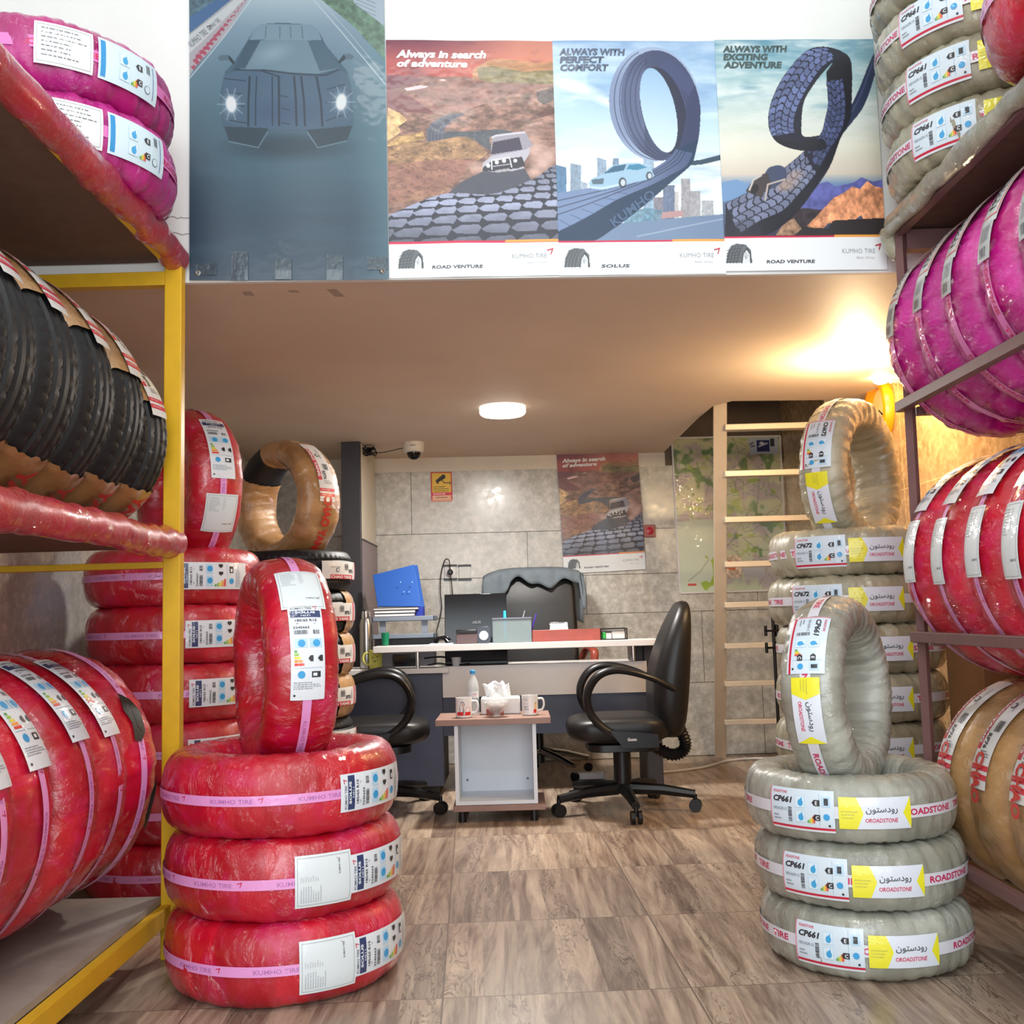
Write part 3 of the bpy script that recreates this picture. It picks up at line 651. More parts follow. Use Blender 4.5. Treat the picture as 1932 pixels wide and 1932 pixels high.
# --- front left stack of red tyres, lying flat
G = 'red wrapped tyres stacked at the front left'
for i, (x, y, lab, a, extra) in enumerate((
    (-.683, 3.06, 'bottom red wrapped tyre of the front left stack, resting on the floor', 18, 1),
    (-.688, 3.065, 'middle red wrapped tyre of the front left stack', 17, 1),
    (-.695, 3.06, 'upper lying red wrapped tyre of the front left stack, carrying the standing tyre', 12, 0))):
    pts = [('wrapping', 'red', 40*i, i), ('tape_band', 'redband', 11*i), ('size_label', 'redlab', D+58+(9 if extra else 6))]
    if extra: pts.append(('blank_label', 'redadr', D+31-i*1.0))
    tyre('wrapped_tyre', (x, y, .108+.214*i), lab, 'tyre', G, pts)
tyre('wrapped_tyre', (-.700, 3.10, .875), 'red wrapped tyre standing upright on the front left stack', 'tyre', None,
     [('wrapping', 'red', 100, 1), ('tape_band', 'redband', 0), ('blank_label', 'redadr', -43), ('size_label', 'redlab', -8)], up=1, yaw=math.radians(25), lean=.0, scale=.94)
# --- rear left stack of red tyres
for i in range(6):
    lab = ['lowest red wrapped tyre of the rear left stack', 'second red wrapped tyre up in the rear left stack', 'third red wrapped tyre up in the rear left stack', 'fourth red wrapped tyre up in the rear left stack',
           'fifth red wrapped tyre up in the rear left stack', 'topmost lying red wrapped tyre of the rear left stack'][i]
    tyre('wrapped_tyre', (-1.335+.008*math.sin(i*2), 4.05, .108+.2135*i), lab+' behind the yellow rack post', 'tyre', 'red wrapped tyres stacked at the rear left',
         [('wrapping', 'red', 50*i+20, i % 3), ('tape_band', 'redband', 17*i), ('size_label', 'redlab', D+54+(-3 if i < 4 else -7)-(i == 5)*4)])
tyre('wrapped_tyre', (-1.29, 4.05, 1.28+.25), 'red wrapped tyre standing upright behind the yellow rack post, under the loft', 'tyre', None,
     [('wrapping', 'red', 140, 2), ('tape_band', 'redband', 0), ('size_label', 'redlab', -26), ('blank_label', 'redadr', 22)], up=1, yaw=math.radians(41), scale=.96)
# --- brown stack at the left rear
for i in range(7):
    tyre('wrapped_tyre', (-1.02, 4.74, .097+.1875*i), ['lowest', 'second', 'third', 'fourth', 'fifth', 'sixth', 'topmost lying'][i]+' tyre'+(' up' if 0 < i < 6 else '')+' in torn brown wrapping, stacked left of the pillar', 'tyre', 'brown wrapped tyres stacked at the left rear',
         [('tread', 'rubber', 0), ('wrapping', 'brwA', 4*i, 1 if i % 3 != 1 else 1), ('lower_wrapping', 'brwA', 195+10*i, 0), ('side_wrapping', 'brwA', -20+6*i, 2 if i in (1, 2, 3) else 2), ('size_label', 'brlab', D+62)][:(5 if i in (3, 4, 5) else 3)]+([] if i in (3, 4, 5) else [('size_label', 'brlab', D+70)]), scale=.915)
tyre('wrapped_tyre', (-1.055, 4.76, 1.285+.262), 'brown wrapped tyre with a bare black patch standing on the left rear stack', 'tyre', None,
     [('tread', 'rubber', 0), ('wrapping', 'brgap', 0, 0), ('size_label', 'brlab', -28), ('printed_text', 'brtxt', 26)], up=1, yaw=math.radians(50), scale=.98)
# --- front right stack of grey tyres
for i, (x, y) in enumerate(((.992, 3.09), (.985, 3.085), (.962, 3.075))):
    tyre('wrapped_tyre', (x, y, .090+.180*i), ['bottom grey wrapped tyre of the front right stack, on the floor', 'middle grey wrapped tyre of the front right stack', 'upper lying grey wrapped tyre of the front right stack, carrying a standing tyre'][i], 'tyre', 'grey wrapped tyres stacked at the front right',
         [('wrapping', 'gr', 50*i, i), ('tape_band', 'grband', [42, 30, 22][i]), ('size_label', 'grlab', D-42+[5, 0, -1][i]), ('yellow_label', 'gryel', D-3+[5, 0, -1][i])], scale=.92)
r = tyre('wrapped_tyre', (.952, 3.07, .54+.205), 'grey wrapped tyre standing upright on the front right stack', 'tyre', None,
     [('wrapping', 'gr', 100, 1), ('tape_band', 'grband', -12)], up=1, yaw=math.radians(-35), lean=.03, scale=.89)
def rot_ink(k): k.v = [(-y, x, l) for x, y, l in k.v]; return k
MESH['grlab_s'] = ink_mesh(road_label(P_gr, ''), 'gr_label_s', P_gr, .0048); 
part('size_label', MESH['grlab_s'], r, math.radians(-33)); part('yellow_label', MESH['gryel'], r, math.radians(6))
# --- rear right stack
for i in range(7):
    tyre('wrapped_tyre', (1.375+.012*math.sin(2.1*i), 4.16, .094+.1855*i), ['lowest', 'second', 'third', 'fourth', 'fifth', 'sixth', 'topmost lying'][i]+' olive-grey wrapped tyre'+(' up' if 0 < i < 6 else '')+' in the rear right stack before the ladder', 'tyre', 'grey wrapped tyres stacked at the rear right',
         [('wrapping', 'gb', 37*i, i % 3), ('tape_band', 'gbband', 21*i), ('size_label', 'gblab', D-42+(2 if i == 6 else 0)), ('yellow_label', 'gbyel', D-2)])
r = tyre('wrapped_tyre', (1.395, 4.16, 1.285+.235), 'olive-grey wrapped tyre standing upright on the rear right stack beside the ladder', 'tyre', None,
     [('wrapping', 'gb', 10, 0), ('tape_band', 'gbband', 33)], up=1, yaw=math.radians(-42), lean=0)
part('size_label', MESH['gbcn'], r, math.radians(-20)); part('yellow_label', MESH['gbyel'], r, math.radians(19))
# --- left rack
LX = -1.075
for i in range(2):
    lab = ['lower magenta wrapped tyre lying on the top shelf of the left rack', 'upper magenta wrapped tyre lying on the top shelf of the left rack'][i]
    tyre('wrapped_tyre', (-1.305-.01*i, 2.835, 2.205+.10+.203*i), lab, 'tyre', 'magenta wrapped tyres on the left top shelf',
         [('wrapping', 'mg', 60*i, i), ('tape_band', 'mgband', 20+4*i), ('text_label', 'mgtxt', D+34-3*i), ('energy_label', 'mgeu', D+64-3*i)], scale=1.05)
for i in range(5):
    y = 3.08-.226*i; lab = ['farthest', 'second farthest', 'middle', 'second nearest', 'nearest'][i]
    sc_ = [.95, 1.08, 1.10, 1.10, 1.10][i]; o = -1.045-.30*sc_
    r = tyre('wrapped_tyre', (o, y, 1.283+.30*sc_), lab+' bare-tread tyre in torn brown wrapping, middle shelf of the left rack', 'tyre', 'brown wrapped tyres on the left middle shelf',
         [('tread', 'rubber', 0), ('wrapping', 'brwA', [12, 14, 4, 0, -4][i], 0), ('lower_wrapping', 'brwA', [-2, 2, 4, 2, 0][i], 1), ('size_label', 'brlab', [-42, -48, -52, -56, -58][i]), ('printed_text', 'brgng', [54, 58, 62, 60, 58][i])], up=1, yaw=math.radians(90-[10, 1, -1, 1, 0][i]), scale=sc_)
for i in range(5):
    y = 3.02-.218*i; lab = ['farthest, torn,', 'second farthest', 'middle', 'second nearest', 'nearest'][i]
    tyre('wrapped_tyre', (-1.42-.01*(i % 2), y+(.075 if i == 0 else 0), .235+.36-.02), 'red wrapped tyre, '+lab+' of the row on the bottom shelf of the left rack', 'tyre', 'red wrapped tyres on the left bottom shelf',
         [('wrapping', 'rr', 31*i, i % 3), ('tape_band', 'rrband', 9*i)]+([('size_label', 'rrlab', [0, -44, -46, -40, -38][i])] if i else [('torn_gap', 'tear1', -27), ('torn_gap', 'tear2', 16)]), up=1, yaw=math.radians(90-[17, 1, 0, 1, 0][i]))
# --- right rack
for i in range(4):
    tyre('wrapped_tyre', (1.495+[0, -.005, -.015, -.02][i], 2.985, 2.25+.09+.174*i), ['lowest', 'second', 'third', 'topmost'][i]+' grey wrapped tyre lying on the top shelf of the right rack', 'tyre', 'grey wrapped tyres on the right top shelf',
         [('wrapping', 'gb', 44*i, i % 3), ('tape_band', 'gbband', 50), ('size_label', 'gblab', D-52), ('yellow_label', 'gbyel', D-12)], scale=.95)
MESH['gbcp'] = ink_mesh(road_label(P_gb, '', 'CP661'), 'gb_label3', P_gb, .0055)
for o in [o for o in COL.objects if o.data == MESH['gblab'] and o.parent and o.parent.location.z > 2]: o.data = MESH['gbcp']
for i in range(2):
    tyre('wrapped_tyre', (1.455, 2.19, 2.262+.107+.215*i), ['lower', 'upper'][i]+' red wrapped tyre lying on the top shelf of the right rack', 'tyre', 'red wrapped tyres on the right top shelf',
         [('wrapping', 'red', 44*i+9, i % 3), ('tape_band', 'redband', 0), ('size_label', 'redlab', D-56)], scale=.98)
for i in range(5):
    y = 3.13-.214*i; w_ = ['farthest', 'second farthest', 'middle', 'second nearest', 'nearest'][i]
    tyre('wrapped_tyre', (1.525, y, 1.832), w_+' magenta wrapped tyre of the row on the upper rails of the right rack', 'tyre', 'magenta wrapped tyres on the right rack',
         [('wrapping', 'mg', 29*i, i % 3), ('tape_band', 'mgband', 30*i), ('size_label', 'mglab', -41-3*(i % 2)), ('bar_code_label', 'mgbar', -8-3*(i % 2))], up=1, yaw=-PI/2+[0, .02, -.02, .01, 0][i], scale=.98)
    tyre('wrapped_tyre', (1.548, y, 1.112), w_+' red wrapped tyre of the row on the lower rails of the right rack', 'tyre', 'red wrapped tyres on the right rack',
         [('wrapping', 'rr', 37*i, i % 3), ('tape_band', 'rrband', 13*i), ('size_label', 'rrlab', -52), ('blank_label', 'rradr', -8+2*(i % 2))], up=1, yaw=-PI/2+[0, -.02, .02, 0, .01][i], scale=.935)
for i in range(4):
    y = 3.10-.228*i; w_ = ['farthest', 'second farthest', 'second nearest', 'nearest'][i]
    tyre('wrapped_tyre', (1.575, y, .455), w_+' brown wrapped tyre of the row on the bottom rails of the right rack', 'tyre', 'brown wrapped tyres on the right bottom rails',
         [('tread', 'rubber', 0), ('wrapping', 'brwA', [0, 0, 0, 0][i], 0), ('side_wrapping', 'brwA', -8, 2)]+([('lower_wrapping', 'brwA', 6, 1)] if i else [])+[('size_label', 'brlab', -38), ('printed_text', 'brchao', -12)], up=1, yaw=-PI/2, scale=1.06)

# ------------------------------------------------------------------ racks
r = root('storage_rack', (-1.45, 2.0, 0), 'yellow steel storage rack along the left wall with red padded shelf edges', 'rack')
for x in (LX+.012, -1.76):
    for y in (3.20, .72): MB().box(x-.0275, x+.0275, y-.02, y+.02, 0, 2.17).build('post', M_yellow, r, bevel=.003)
for z, nm in ((2.155, 'top'), (1.225, 'mid'), (.15, 'low')):
    b = MB(); b.box(LX-.015, LX+.015, .74, 3.18, z-.012 if z > .5 else z-.04, z+.012); b.build('front_beam', M_yellow, r, bevel=.002)
    MB().box(-1.775, -1.745, .74, 3.18, z-.03, z+.02).build('rear_beam', M_yellow, r)
    MB().box(-1.735, LX-.015, 3.18, 3.22, z-.075 if z > 2 else z-.05, z-.03).build('end_beam', M_yellow, r, bevel=.002)
    MB().box(-1.745, LX-.016, .74, 3.22 if z > .5 else 3.2, z+.013, z+.031).build('shelf_board', M_board if z > .5 else M_boardtop, r)
for z, s in ((2.180, 4), (1.25, 7)):
    rr = random.Random(s); pts = []; y = .74
    while y < 3.24: pts.append((LX+.012+rr.uniform(-.006, .006), y, z+rr.uniform(-.007, .007))); y += .055
    b = MB(); b.tube(pts, [.045*rr.uniform(.93, 1.05) for _ in pts], 18, sq=(.95, 1.05)); b.build('edge_padding', W_red, r)
# right rack
r = root('pipe_rack', (1.45, 2.0, 0), 'brown steel pipe rack along the right wall with wrapped top edge', 'rack')
RX = 1.265
b = MB(); b.tube([(1.262, 3.215, 0), (1.264, 3.215, .6), (1.282, 3.215, 2.24)], .018, 4); b.build('post', M_maroon, r, ang=30)
for x, y in ((1.895, 3.21), (1.27, .9), (1.895, .9)): MB().box(x-.016, x+.016, y-.016, y+.016, 0, 2.22).build('post', M_maroon, r)
for z in (1.626, .897, .25):
    MB().box(RX-.03, RX-.002, .9, 3.235, z-.016, z+.016).build('front_rail', M_maroon, r, bevel=.002)
    MB().box(1.88, 1.91, .9, 3.22, z-.016, z+.016).build('rear_rail', M_maroon, r)
    MB().box(RX+.03, 1.87, 3.20, 3.23, z-.03, z-.005).build('end_rail', M_maroon, r)
MB().box(RX+.03, 1.88, 3.195, 3.235, 2.135, 2.20).build('end_beam', M_maroon, r)
MB().box(RX-.005, RX+.02, .9, 3.19, 2.18, 2.205).build('top_rail', M_maroon, r)
MB().box(RX-.01, 1.91, .9, 3.235, 2.206, 2.226).build('shelf_board', M_board, r)
rr = random.Random(12); pts = [(1.25+rr.uniform(-.006, .006), .9+.0655*k, 2.212+rr.uniform(-.008, .008)) for k in range(36)]
b = MB(); b.tube(pts, [.034*rr.uniform(.85, 1.1) for _ in pts], 14, sq=(.7, 1)); b.tube(spline([(1.26, 3.235, 2.215), (1.265, 3.25, 2.19), (1.275, 3.24, 2.14), (1.282, 3.225, 2.12)], 4), [.03, .034, .034, .034, .033, .03, .03, .03, .026, .026, .02, .02, .012], 12); b.build('edge_wrapping', W_olive, r)
# ------------------------------------------------------------------ posters: printed pictures drawn as coloured grids
class Art:
    def __init__(s, x0, x1, y0, y1, W, H, seed=1, edges=None):
        s.X, s.Y = np.meshgrid(np.linspace(x0, x1, W), np.linspace(y0, y1, H))
        if edges:
            t = (s.Y-y0)/(y1-y0); q = (s.X-x0)/(x1-x0); L = edges[0]+(edges[1]-edges[0])*t; R = edges[2]+(edges[3]-edges[2])*t; s.X = L+(R-L)*q
        s.a = np.zeros((H, W, 3)); s.rs = np.random.RandomState(seed); s.px = (x1-x0)/W
    def noise(s, sx, sy, oct=4, rough=.5, seed=0):
        rs = np.random.RandomState(seed+7); out = 0; amp = 1; tot = 0
        for o in range(oct):
            g = rs.rand(64, 64); u = s.X/sx*2**o; v = s.Y/sy*2**o; i = np.floor(u).astype(int); j = np.floor(v).astype(int)
            fu = u-i; fv = v-j; fu = fu*fu*(3-2*fu); fv = fv*fv*(3-2*fv)
            q = lambda a, b: g[b % 64, a % 64]
            out = out+amp*((q(i, j)*(1-fu)+q(i+1, j)*fu)*(1-fv)+(q(i, j+1)*(1-fu)+q(i+1, j+1)*fu)*fv); tot += amp; amp *= rough
        return out/tot
    def put(s, m, c, al=1):
        c = np.array(c, float); m = np.clip(m, 0, 1)*al; s.a = s.a*(1-m[..., None])+(c if c.ndim > 1 else c[None, None])*m[..., None]
    def pm(s, pts):        # polygon mask
        m = np.zeros(s.X.shape, bool); n = len(pts)
        for i in range(n):
            (xa, ya), (xb, yb_) = pts[i], pts[(i+1) % n]
            if ya == yb_: continue
            c = ((ya > s.Y) != (yb_ > s.Y)) & (s.X < (xb-xa)*(s.Y-ya)/(yb_-ya)+xa); m ^= c
        return m.astype(float)
    def poly(s, pts, c, al=1, nz=0, sx=60, sy=40, seed=3):
        m = s.pm(pts)
        if nz:
            k = 1+(s.noise(sx, sy, 5, .65, seed)-.5)*2*nz; s.put(m, np.array(c)[None, None]*k[..., None], al)
        else: s.put(m, c, al)
    def ell(s, cx, cy, rx, ry, c, al=1, rot=0, soft=None):
        co, si = math.cos(rot), math.sin(rot); dx, dy = s.X-cx, s.Y-cy; u = (dx*co+dy*si)/rx; v = (-dx*si+dy*co)/ry; d = np.sqrt(u*u+v*v)
        s.put(np.clip((1-d)/(soft or 1.5*s.px/min(rx, ry)), 0, 1), c, al)
    def line(s, pts, w, c, al=1):
        m = np.zeros(s.X.shape)
        for (xa, ya), (xb, yb_) in zip(pts, pts[1:]):
            L = (xb-xa)**2+(yb_-ya)**2+1e-9; t = np.clip(((s.X-xa)*(xb-xa)+(s.Y-ya)*(yb_-ya))/L, 0, 1)
            d = np.hypot(s.X-xa-t*(xb-xa), s.Y-ya-t*(yb_-ya)); m = np.maximum(m, np.clip((w/2-d)/s.px+.5, 0, 1))
        s.put(m, c, al)
    def grad(s, stops, noise=0):       # vertical gradient
        ys = [q[0] for q in stops]; s.a = np.stack([np.interp(s.Y, ys, [q[1][k] for q in stops]) for k in range(3)], -1)
def ep(cx, cy, rx, ry, rot, a0=0, a1=360, n=40):
    co, si = math.cos(rot), math.sin(rot); o = []
    for k in range(n+1):
        t = math.radians(a0+(a1-a0)*k/n); u, v = rx*math.cos(t), ry*math.sin(t); o.append((cx+u*co-v*si, cy+u*si+v*co))
    return o
def sp2(pts, n=8): return [(p.x, p.y) for p in spline([(a, b, 0) for a, b in pts], n)]
def lerp2(a, b, t): return (a[0]+(b[0]-a[0])*t, a[1]+(b[1]-a[1])*t)
def footer(A, k, x0, x1, y0, y1, word, dark=(90, 94, 100)):
    A.put((A.Y > y0).astype(float), (232, 236, 238)); A.put(((A.Y > y0-8) & (A.Y <= y0+8)).astype(float), (200, 30, 70))
    A.put(((A.Y > y0-12) & (A.Y <= y0+5) & (A.X > x0+.69*(x1-x0))).astype(float), (236, 160, 70))
    # small tyre picture
    tx, ty = x0+95, y0+195
    A.poly([(tx, ty), (tx+8, ty-70), (tx+35, ty-130), (tx+80, ty-148), (tx+150, ty-140), (tx+190, ty-95), (tx+200, ty)], (96, 102, 106))
    A.poly([(tx+120, ty), (tx+128, ty-60), (tx+155, ty-100), (tx+178, ty-70), (tx+182, ty)], (214, 218, 220)); A.line([(tx+122, ty), (tx+130, ty-70), (tx+160, ty-108), (tx+186, ty-66), (tx+190, ty)], 7, (40, 44, 48))
    for i in range(4): A.line([(tx+10+24*i, ty), (tx+22+24*i, ty-70), (tx+60+22*i, ty-138)], 4, (40, 46, 50))
    if word != 'SOLUS':
        for i in range(5): A.line([(tx+6, ty-22*i-8), (tx+110, ty-24*i-16)], 4, (60, 64, 68))
    for i in range(4): A.line([(tx+152, ty-30), (tx+135+13*i, ty-80+(12 if i in (0, 3) else 0))], 4, (150, 156, 160))
def foot_text(k, x0, x1, y0, word):
    k.text(word, x0+335, -(y0+200), 24, (70, 72, 78), 1, width=400 if word != 'SOLUS' else 230, bold=.03, shear=.1)
    k.text('KUMHO TIRE', x1-370, -(y0+130), 36, (150, 154, 158), 1, width=275, bold=-.005)
    arrow_mark(k, x1-92, -(y0+108), 52, (190, 30, 60), 1)
    k.text('Better, All-way', x1-255, -(y0+172), 20, (186, 188, 190), 1, width=155, shear=.35)
def art_desert(W, H, k):
    A = Art(35, 1370, 70, 1910, W, H, edges=(35, 64, 1322, 1376)); n1 = A.noise(260, 160, 5, .6, 1); n2 = A.noise(70, 34, 5, .7, 2); n3 = A.noise(30, 16, 4, .7, 3)
    A.grad([(70, (104, 44, 66)), (230, (170, 84, 84)), (350, (168, 70, 66))]); t = np.clip((A.X-350)/700, 0, 1)[..., None]
    A.a = A.a*(1-t*.75)+np.array((216, 146, 116))*t*.75; A.put((n1-.5)*1.6, (86, 48, 60))
    A.poly([(700, 300), (820, 225), (930, 215), (1200, 250), (1325, 230), (1325, 420), (700, 420)], (180, 132, 96), 1, .3, 120, 20)
    A.poly([(730, 290), (850, 270), (1100, 320), (1325, 300), (1325, 450), (760, 440)], (130, 118, 84), 1, .35, 90, 30, 5)
    A.poly([(40, 350), (200, 390), (330, 352), (470, 362), (640, 350), (820, 400), (1000, 410), (1370, 420), (1370, 700), (40, 700)], (144, 104, 94), 1, .45, 110, 60, 6)
    A.poly([(35, 350), (210, 352), (330, 385), (180, 440), (60, 470), (35, 470)], (112, 64, 74)); A.poly([(35, 470), (160, 480), (260, 540), (400, 640), (35, 640)], (118, 72, 76), .9)
    A.poly([(175, 452), (290, 428), (362, 432), (330, 450), (200, 472)], (226, 186, 190)); A.ell(470, 384, 34, 12, (222, 190, 190))
    g = np.array((134, 102, 90))[None, None]*(1+(n2-.5)*1.3)[..., None]; A.put(A.pm([(35, 640), (400, 650), (700, 600), (1000, 500), (1370, 420), (1370, 1910), (35, 1910)]), g)
    A.poly([(1190, 480), (1370, 430), (1370, 520), (1250, 580), (1200, 550)], (70, 62, 62), .9, .6, 30, 30); A.poly([(1100, 720), (1250, 620), (1370, 600), (1370, 640), (1200, 690)], (88, 56, 52), .7)
    A.poly([(50, 600), (150, 650), (200, 700), (130, 750), (150, 790), (60, 860), (45, 860)], (206, 172, 124), 1, .4, 40, 40); A.poly([(50, 880), (120, 830), (320, 790), (340, 850), (200, 880), (50, 910)], (176, 142, 96), 1, .5, 40, 20)
    A.poly(sp2([(350, 868), (352, 780), (400, 716), (500, 662), (640, 645), (560, 690), (490, 760), (478, 850)]), (86, 90, 104))
    for i in range(4): A.line(sp2([(372+26*i, 862), (374+26*i, 790), (420+22*i, 726), (520+14*i, 674)]), 4, (48, 50, 62))
    A.poly(sp2([(478, 850), (500, 790), (700, 786), (900, 775), (1010, 800), (840, 830), (840, 930), (780, 900), (680, 840), (560, 835)]), (78, 84, 92), 1, .3, 20, 16)
    A.poly(sp2([(48, 905), (200, 880), (400, 868), (600, 828), (700, 850), (780, 930), (810, 965), (700, 1050), (580, 1180), (480, 1260), (300, 1310), (60, 1345)]), (156, 122, 90), 1, .5, 70, 34, 9)
    A.put(A.pm([(50, 1040), (400, 1010), (740, 1000), (560, 1200), (450, 1270), (60, 1345)])*(.2+n1*.6), (142, 92, 92)); A.put((n3 > .62)*A.pm([(50, 900), (700, 870), (760, 980), (500, 1260), (60, 1340)]), (96, 70, 60), .6)
    for x, y, r, al in ((1180, 930, 120, .8), (1240, 1040, 110, .9), (1180, 1110, 80, .8), (1290, 980, 90, .8), (1150, 800, 120, .4), (760, 1080, 90, .6), (700, 1060, 70, .4)): A.ell(x, y, r, r*.85, (206, 172, 160), al, soft=.8)
    A.poly([(480, 1300), (620, 1180), (800, 1090), (1100, 1080), (1160, 1180), (1020, 1260), (600, 1340)], (66, 70, 84), .95)
    R = sp2([(40, 1438), (300, 1330), (520, 1270), (800, 1280), (960, 1250), (1180, 1160), (1390, 1070), (1390, 1650), (40, 1650)], 4); A.poly(R, (40, 42, 56)); m = A.pm(R)
    B = Art(35, 1370, 70, 1910, W, H); cov = np.zeros(A.X.shape)
    y = 1110; row = 0
    while y < 1660:
        h = 13+(y-1110)*.125; wd = h*2.9
        for i in range(-1, int(1400/wd)+2):
            x = 35+i*wd*1.16+(row % 2)*wd*.5; sl = h*.5+(x-700)*-.02; yy = y-(x-65)*.10*(1-(y-1110)/700)
            cov = np.maximum(cov, A.pm([(x+sl, yy), (x+wd*.7+sl, yy-h*.12), (x+wd, yy+h*.25), (x+wd-sl*.9, yy+h), (x+wd*.2-sl, yy+h*.95), (x-sl, yy+h*.55)]))
        y += h*1.28; row += 1
    sh = np.interp(A.Y, [1100, 1350, 1500, 1650], [120, 168, 128, 96])[..., None]*np.array((.93, .97, 1.12)); A.put(cov*m, sh*(1+(n2-.5)[..., None]*.3))
    # vehicle
    A.poly([(838, 985), (850, 850), (880, 820), (1060, 796), (1110, 800), (1165, 905), (1100, 930), (1090, 960)], (150, 146, 156)); A.poly([(842, 970), (858, 872), (1060, 838), (1085, 935)], (56, 50, 70)); A.line([(850, 836), (880, 822), (1100, 800)], 14, (196, 196, 204))
    A.poly([(780, 1035), (840, 985), (1090, 938), (1150, 915), (1130, 985), (1080, 1060), (1100, 1080), (1010, 1100), (850, 1105), (775, 1085)], (178, 176, 186)); A.poly([(780, 1070), (850, 1020), (1000, 1000), (1080, 990), (1110, 1060), (1050, 1080), (860, 1100), (780, 1095)], (46, 46, 56))
    A.line([(850, 1085), (848, 1015), (985, 995), (1003, 1070)], 9, (214, 214, 218)); A.line([(860, 1062), (1000, 1045)], 6, (200, 200, 204))
    for x, y, r in ((822, 1056, 19), (888, 1030, 19), (943, 1020, 19), (1030, 1020, 18)): A.ell(x, y, r, r, (244, 240, 240))
    A.poly([(878, 1092), (984, 1078), (984, 1100), (878, 1112)], (160, 156, 160))
    footer(A, k, 35, 1370, 1645, 1910, 'ROAD VENTURE'); k.image(A.a, 35, -1910, 1370, -70, 0)
    k.text('Always in search', 112, -210, 58, (236, 236, 236), 1, width=715, bold=.045, shear=.22); k.text('of adventure', 118, -282, 54, (236, 236, 236), 1, width=560, bold=.045, shear=.22)
    foot_text(k, 35, 1370, 1645, 'ROAD VENTURE')
def art_comfort(W, H, k):
    A = Art(48, 1390, 75, 1890, W, H, edges=(48, 108, 1312, 1388)); A.grad([(75, (124, 158, 194)), (400, (150, 184, 212)), (800, (190, 216, 230)), (1050, (226, 238, 240)), (1640, (216, 226, 232))])
    n = A.noise(500, 130, 5, .55, 4); A.put((n-.45)*2.2, (226, 238, 246), .8); A.put((A.noise(400, 90, 4, .5, 8)-.55)*2.5, (110, 144, 186), .6)
    A.ell(230, 440, 260, 60, (240, 248, 252), .8, .28, .8); A.ell(480, 560, 200, 50, (236, 246, 252), .7, .3, .8)
    for x0, x1, y, c in ((80, 160, 1045, (70, 110, 146)), (190, 272, 1030, (120, 140, 160)), (270, 320, 1170, (150, 165, 180)), (395, 465, 990, (130, 152, 174)), (515, 562, 995, (104, 130, 158)), (750, 830, 1000, (140, 168, 190)), (830, 900, 1300, (120, 116, 126)), (900, 990, 1210, (90, 104, 130)), (990, 1020, 1260, (180, 176, 176)), (1040, 1110, 1160, (150, 146, 150)), (1105, 1190, 1255, (156, 154, 158)), (1200, 1290, 1330, (166, 168, 172))):
        A.poly([(x0, y), (x1, y+(20 if x0 < 500 else 0)), (x1, 1480), (x0, 1480)], c, .9, .25, 14, 22, int(x0))
    A.poly([(840, 1420), (1050, 1405), (1060, 1450), (840, 1470)], (176, 140, 140)); A.poly([(600, 1440), (760, 1380), (900, 1400), (880, 1480), (600, 1500)], (90, 130, 150), .8, .4, 20, 20)
    A.poly([(560, 1500), (900, 1472), (1400, 1430), (1400, 1650), (90, 1650)], (112, 134, 162)); A.line([(700, 1600), (1390, 1465)], 8, (176, 190, 206), .7)
    # tail of the loop running off to the right, then the loop itself
    A.poly([(1100, 1020), (1180, 1015), (1360, 968), (1360, 1010), (1200, 1050), (1100, 1058)], (52, 74, 92))
    E1 = ep(836, 572, 350, 452, -.12); A.poly(E1, (58, 68, 100))
    c = A.pm(ep(836, 572, 350, 452, -.12))-A.pm(ep(880, 585, 300, 440, -.16)); A.put(c, (150, 168, 196))
    A.put(A.pm(ep(836, 572, 350, 452, -.12))*(A.X < 760)*np.clip((A.Y-150)/250, 0, 1)*np.clip((1000-A.Y)/200, 0, 1), (104, 118, 152), .55)
    for i in range(5): A.line(ep(850+15*i, 576+5*i, 322-27*i, 440-12*i, -.13-.012*i, 100, 255, 30), 5, (38, 44, 70))
    A.poly(ep(905, 625, 168, 352, -.24), (36, 42, 66)); A.poly(ep(905, 625, 168, 352, -.24, -80, 95, 30)+[(1100, 900), (1190, 700), (1120, 380), (960, 220)], (66, 74, 116), .6)
    H_ = ep(868, 622, 128, 340, -.22); B = (A.pm(H_)); t = np.interp(A.Y, [280, 960], [0, 1])[..., None]; A.put(B, np.array((140, 176, 206))*(1-t)+np.array((206, 224, 236))*t)
    for i in range(4): A.line(sp2([(985+30*i, 420+20*i), (1045+28*i, 620+10*i), (1030+32*i, 830), (960+30*i, 965)]), 5, (34, 38, 62), .8)
    A.poly(sp2([(1150, 420), (1186, 560), (1190, 700), (1170, 880), (1110, 1055), (1000, 1010), (1040, 860), (1075, 700), (1080, 560)]), (50, 58, 92))
    # ramp
    up = sp2([(1000, 930), (955, 990), (860, 1060), (720, 1130), (560, 1190), (330, 1225), (90, 1262)]); mid = sp2([(1130, 960), (1080, 1060), (960, 1130), (800, 1210), (560, 1310), (330, 1440), (90, 1560)]); lo = sp2([(1172, 850), (1150, 970), (1110, 1060), (960, 1190), (760, 1360), (520, 1540), (340, 1640), (90, 1650)])
    A.poly(lo+up[::-1], (28, 54, 82)); A.poly(up+mid[::-1], (112, 134, 170))
    A.put(A.pm(up+mid[::-1])*np.clip((A.X-500)/600, 0, 1), (60, 72, 108), .8)
    for t in (.2, .38, .56): A.line([lerp2(a, b, t) for a, b in zip(up, mid)], 6, (40, 48, 72))
    for i in range(6): A.line([(110+85*i, 1470-42*i), (200+85*i, 1520-50*i)], 5, (60, 76, 110), .8)
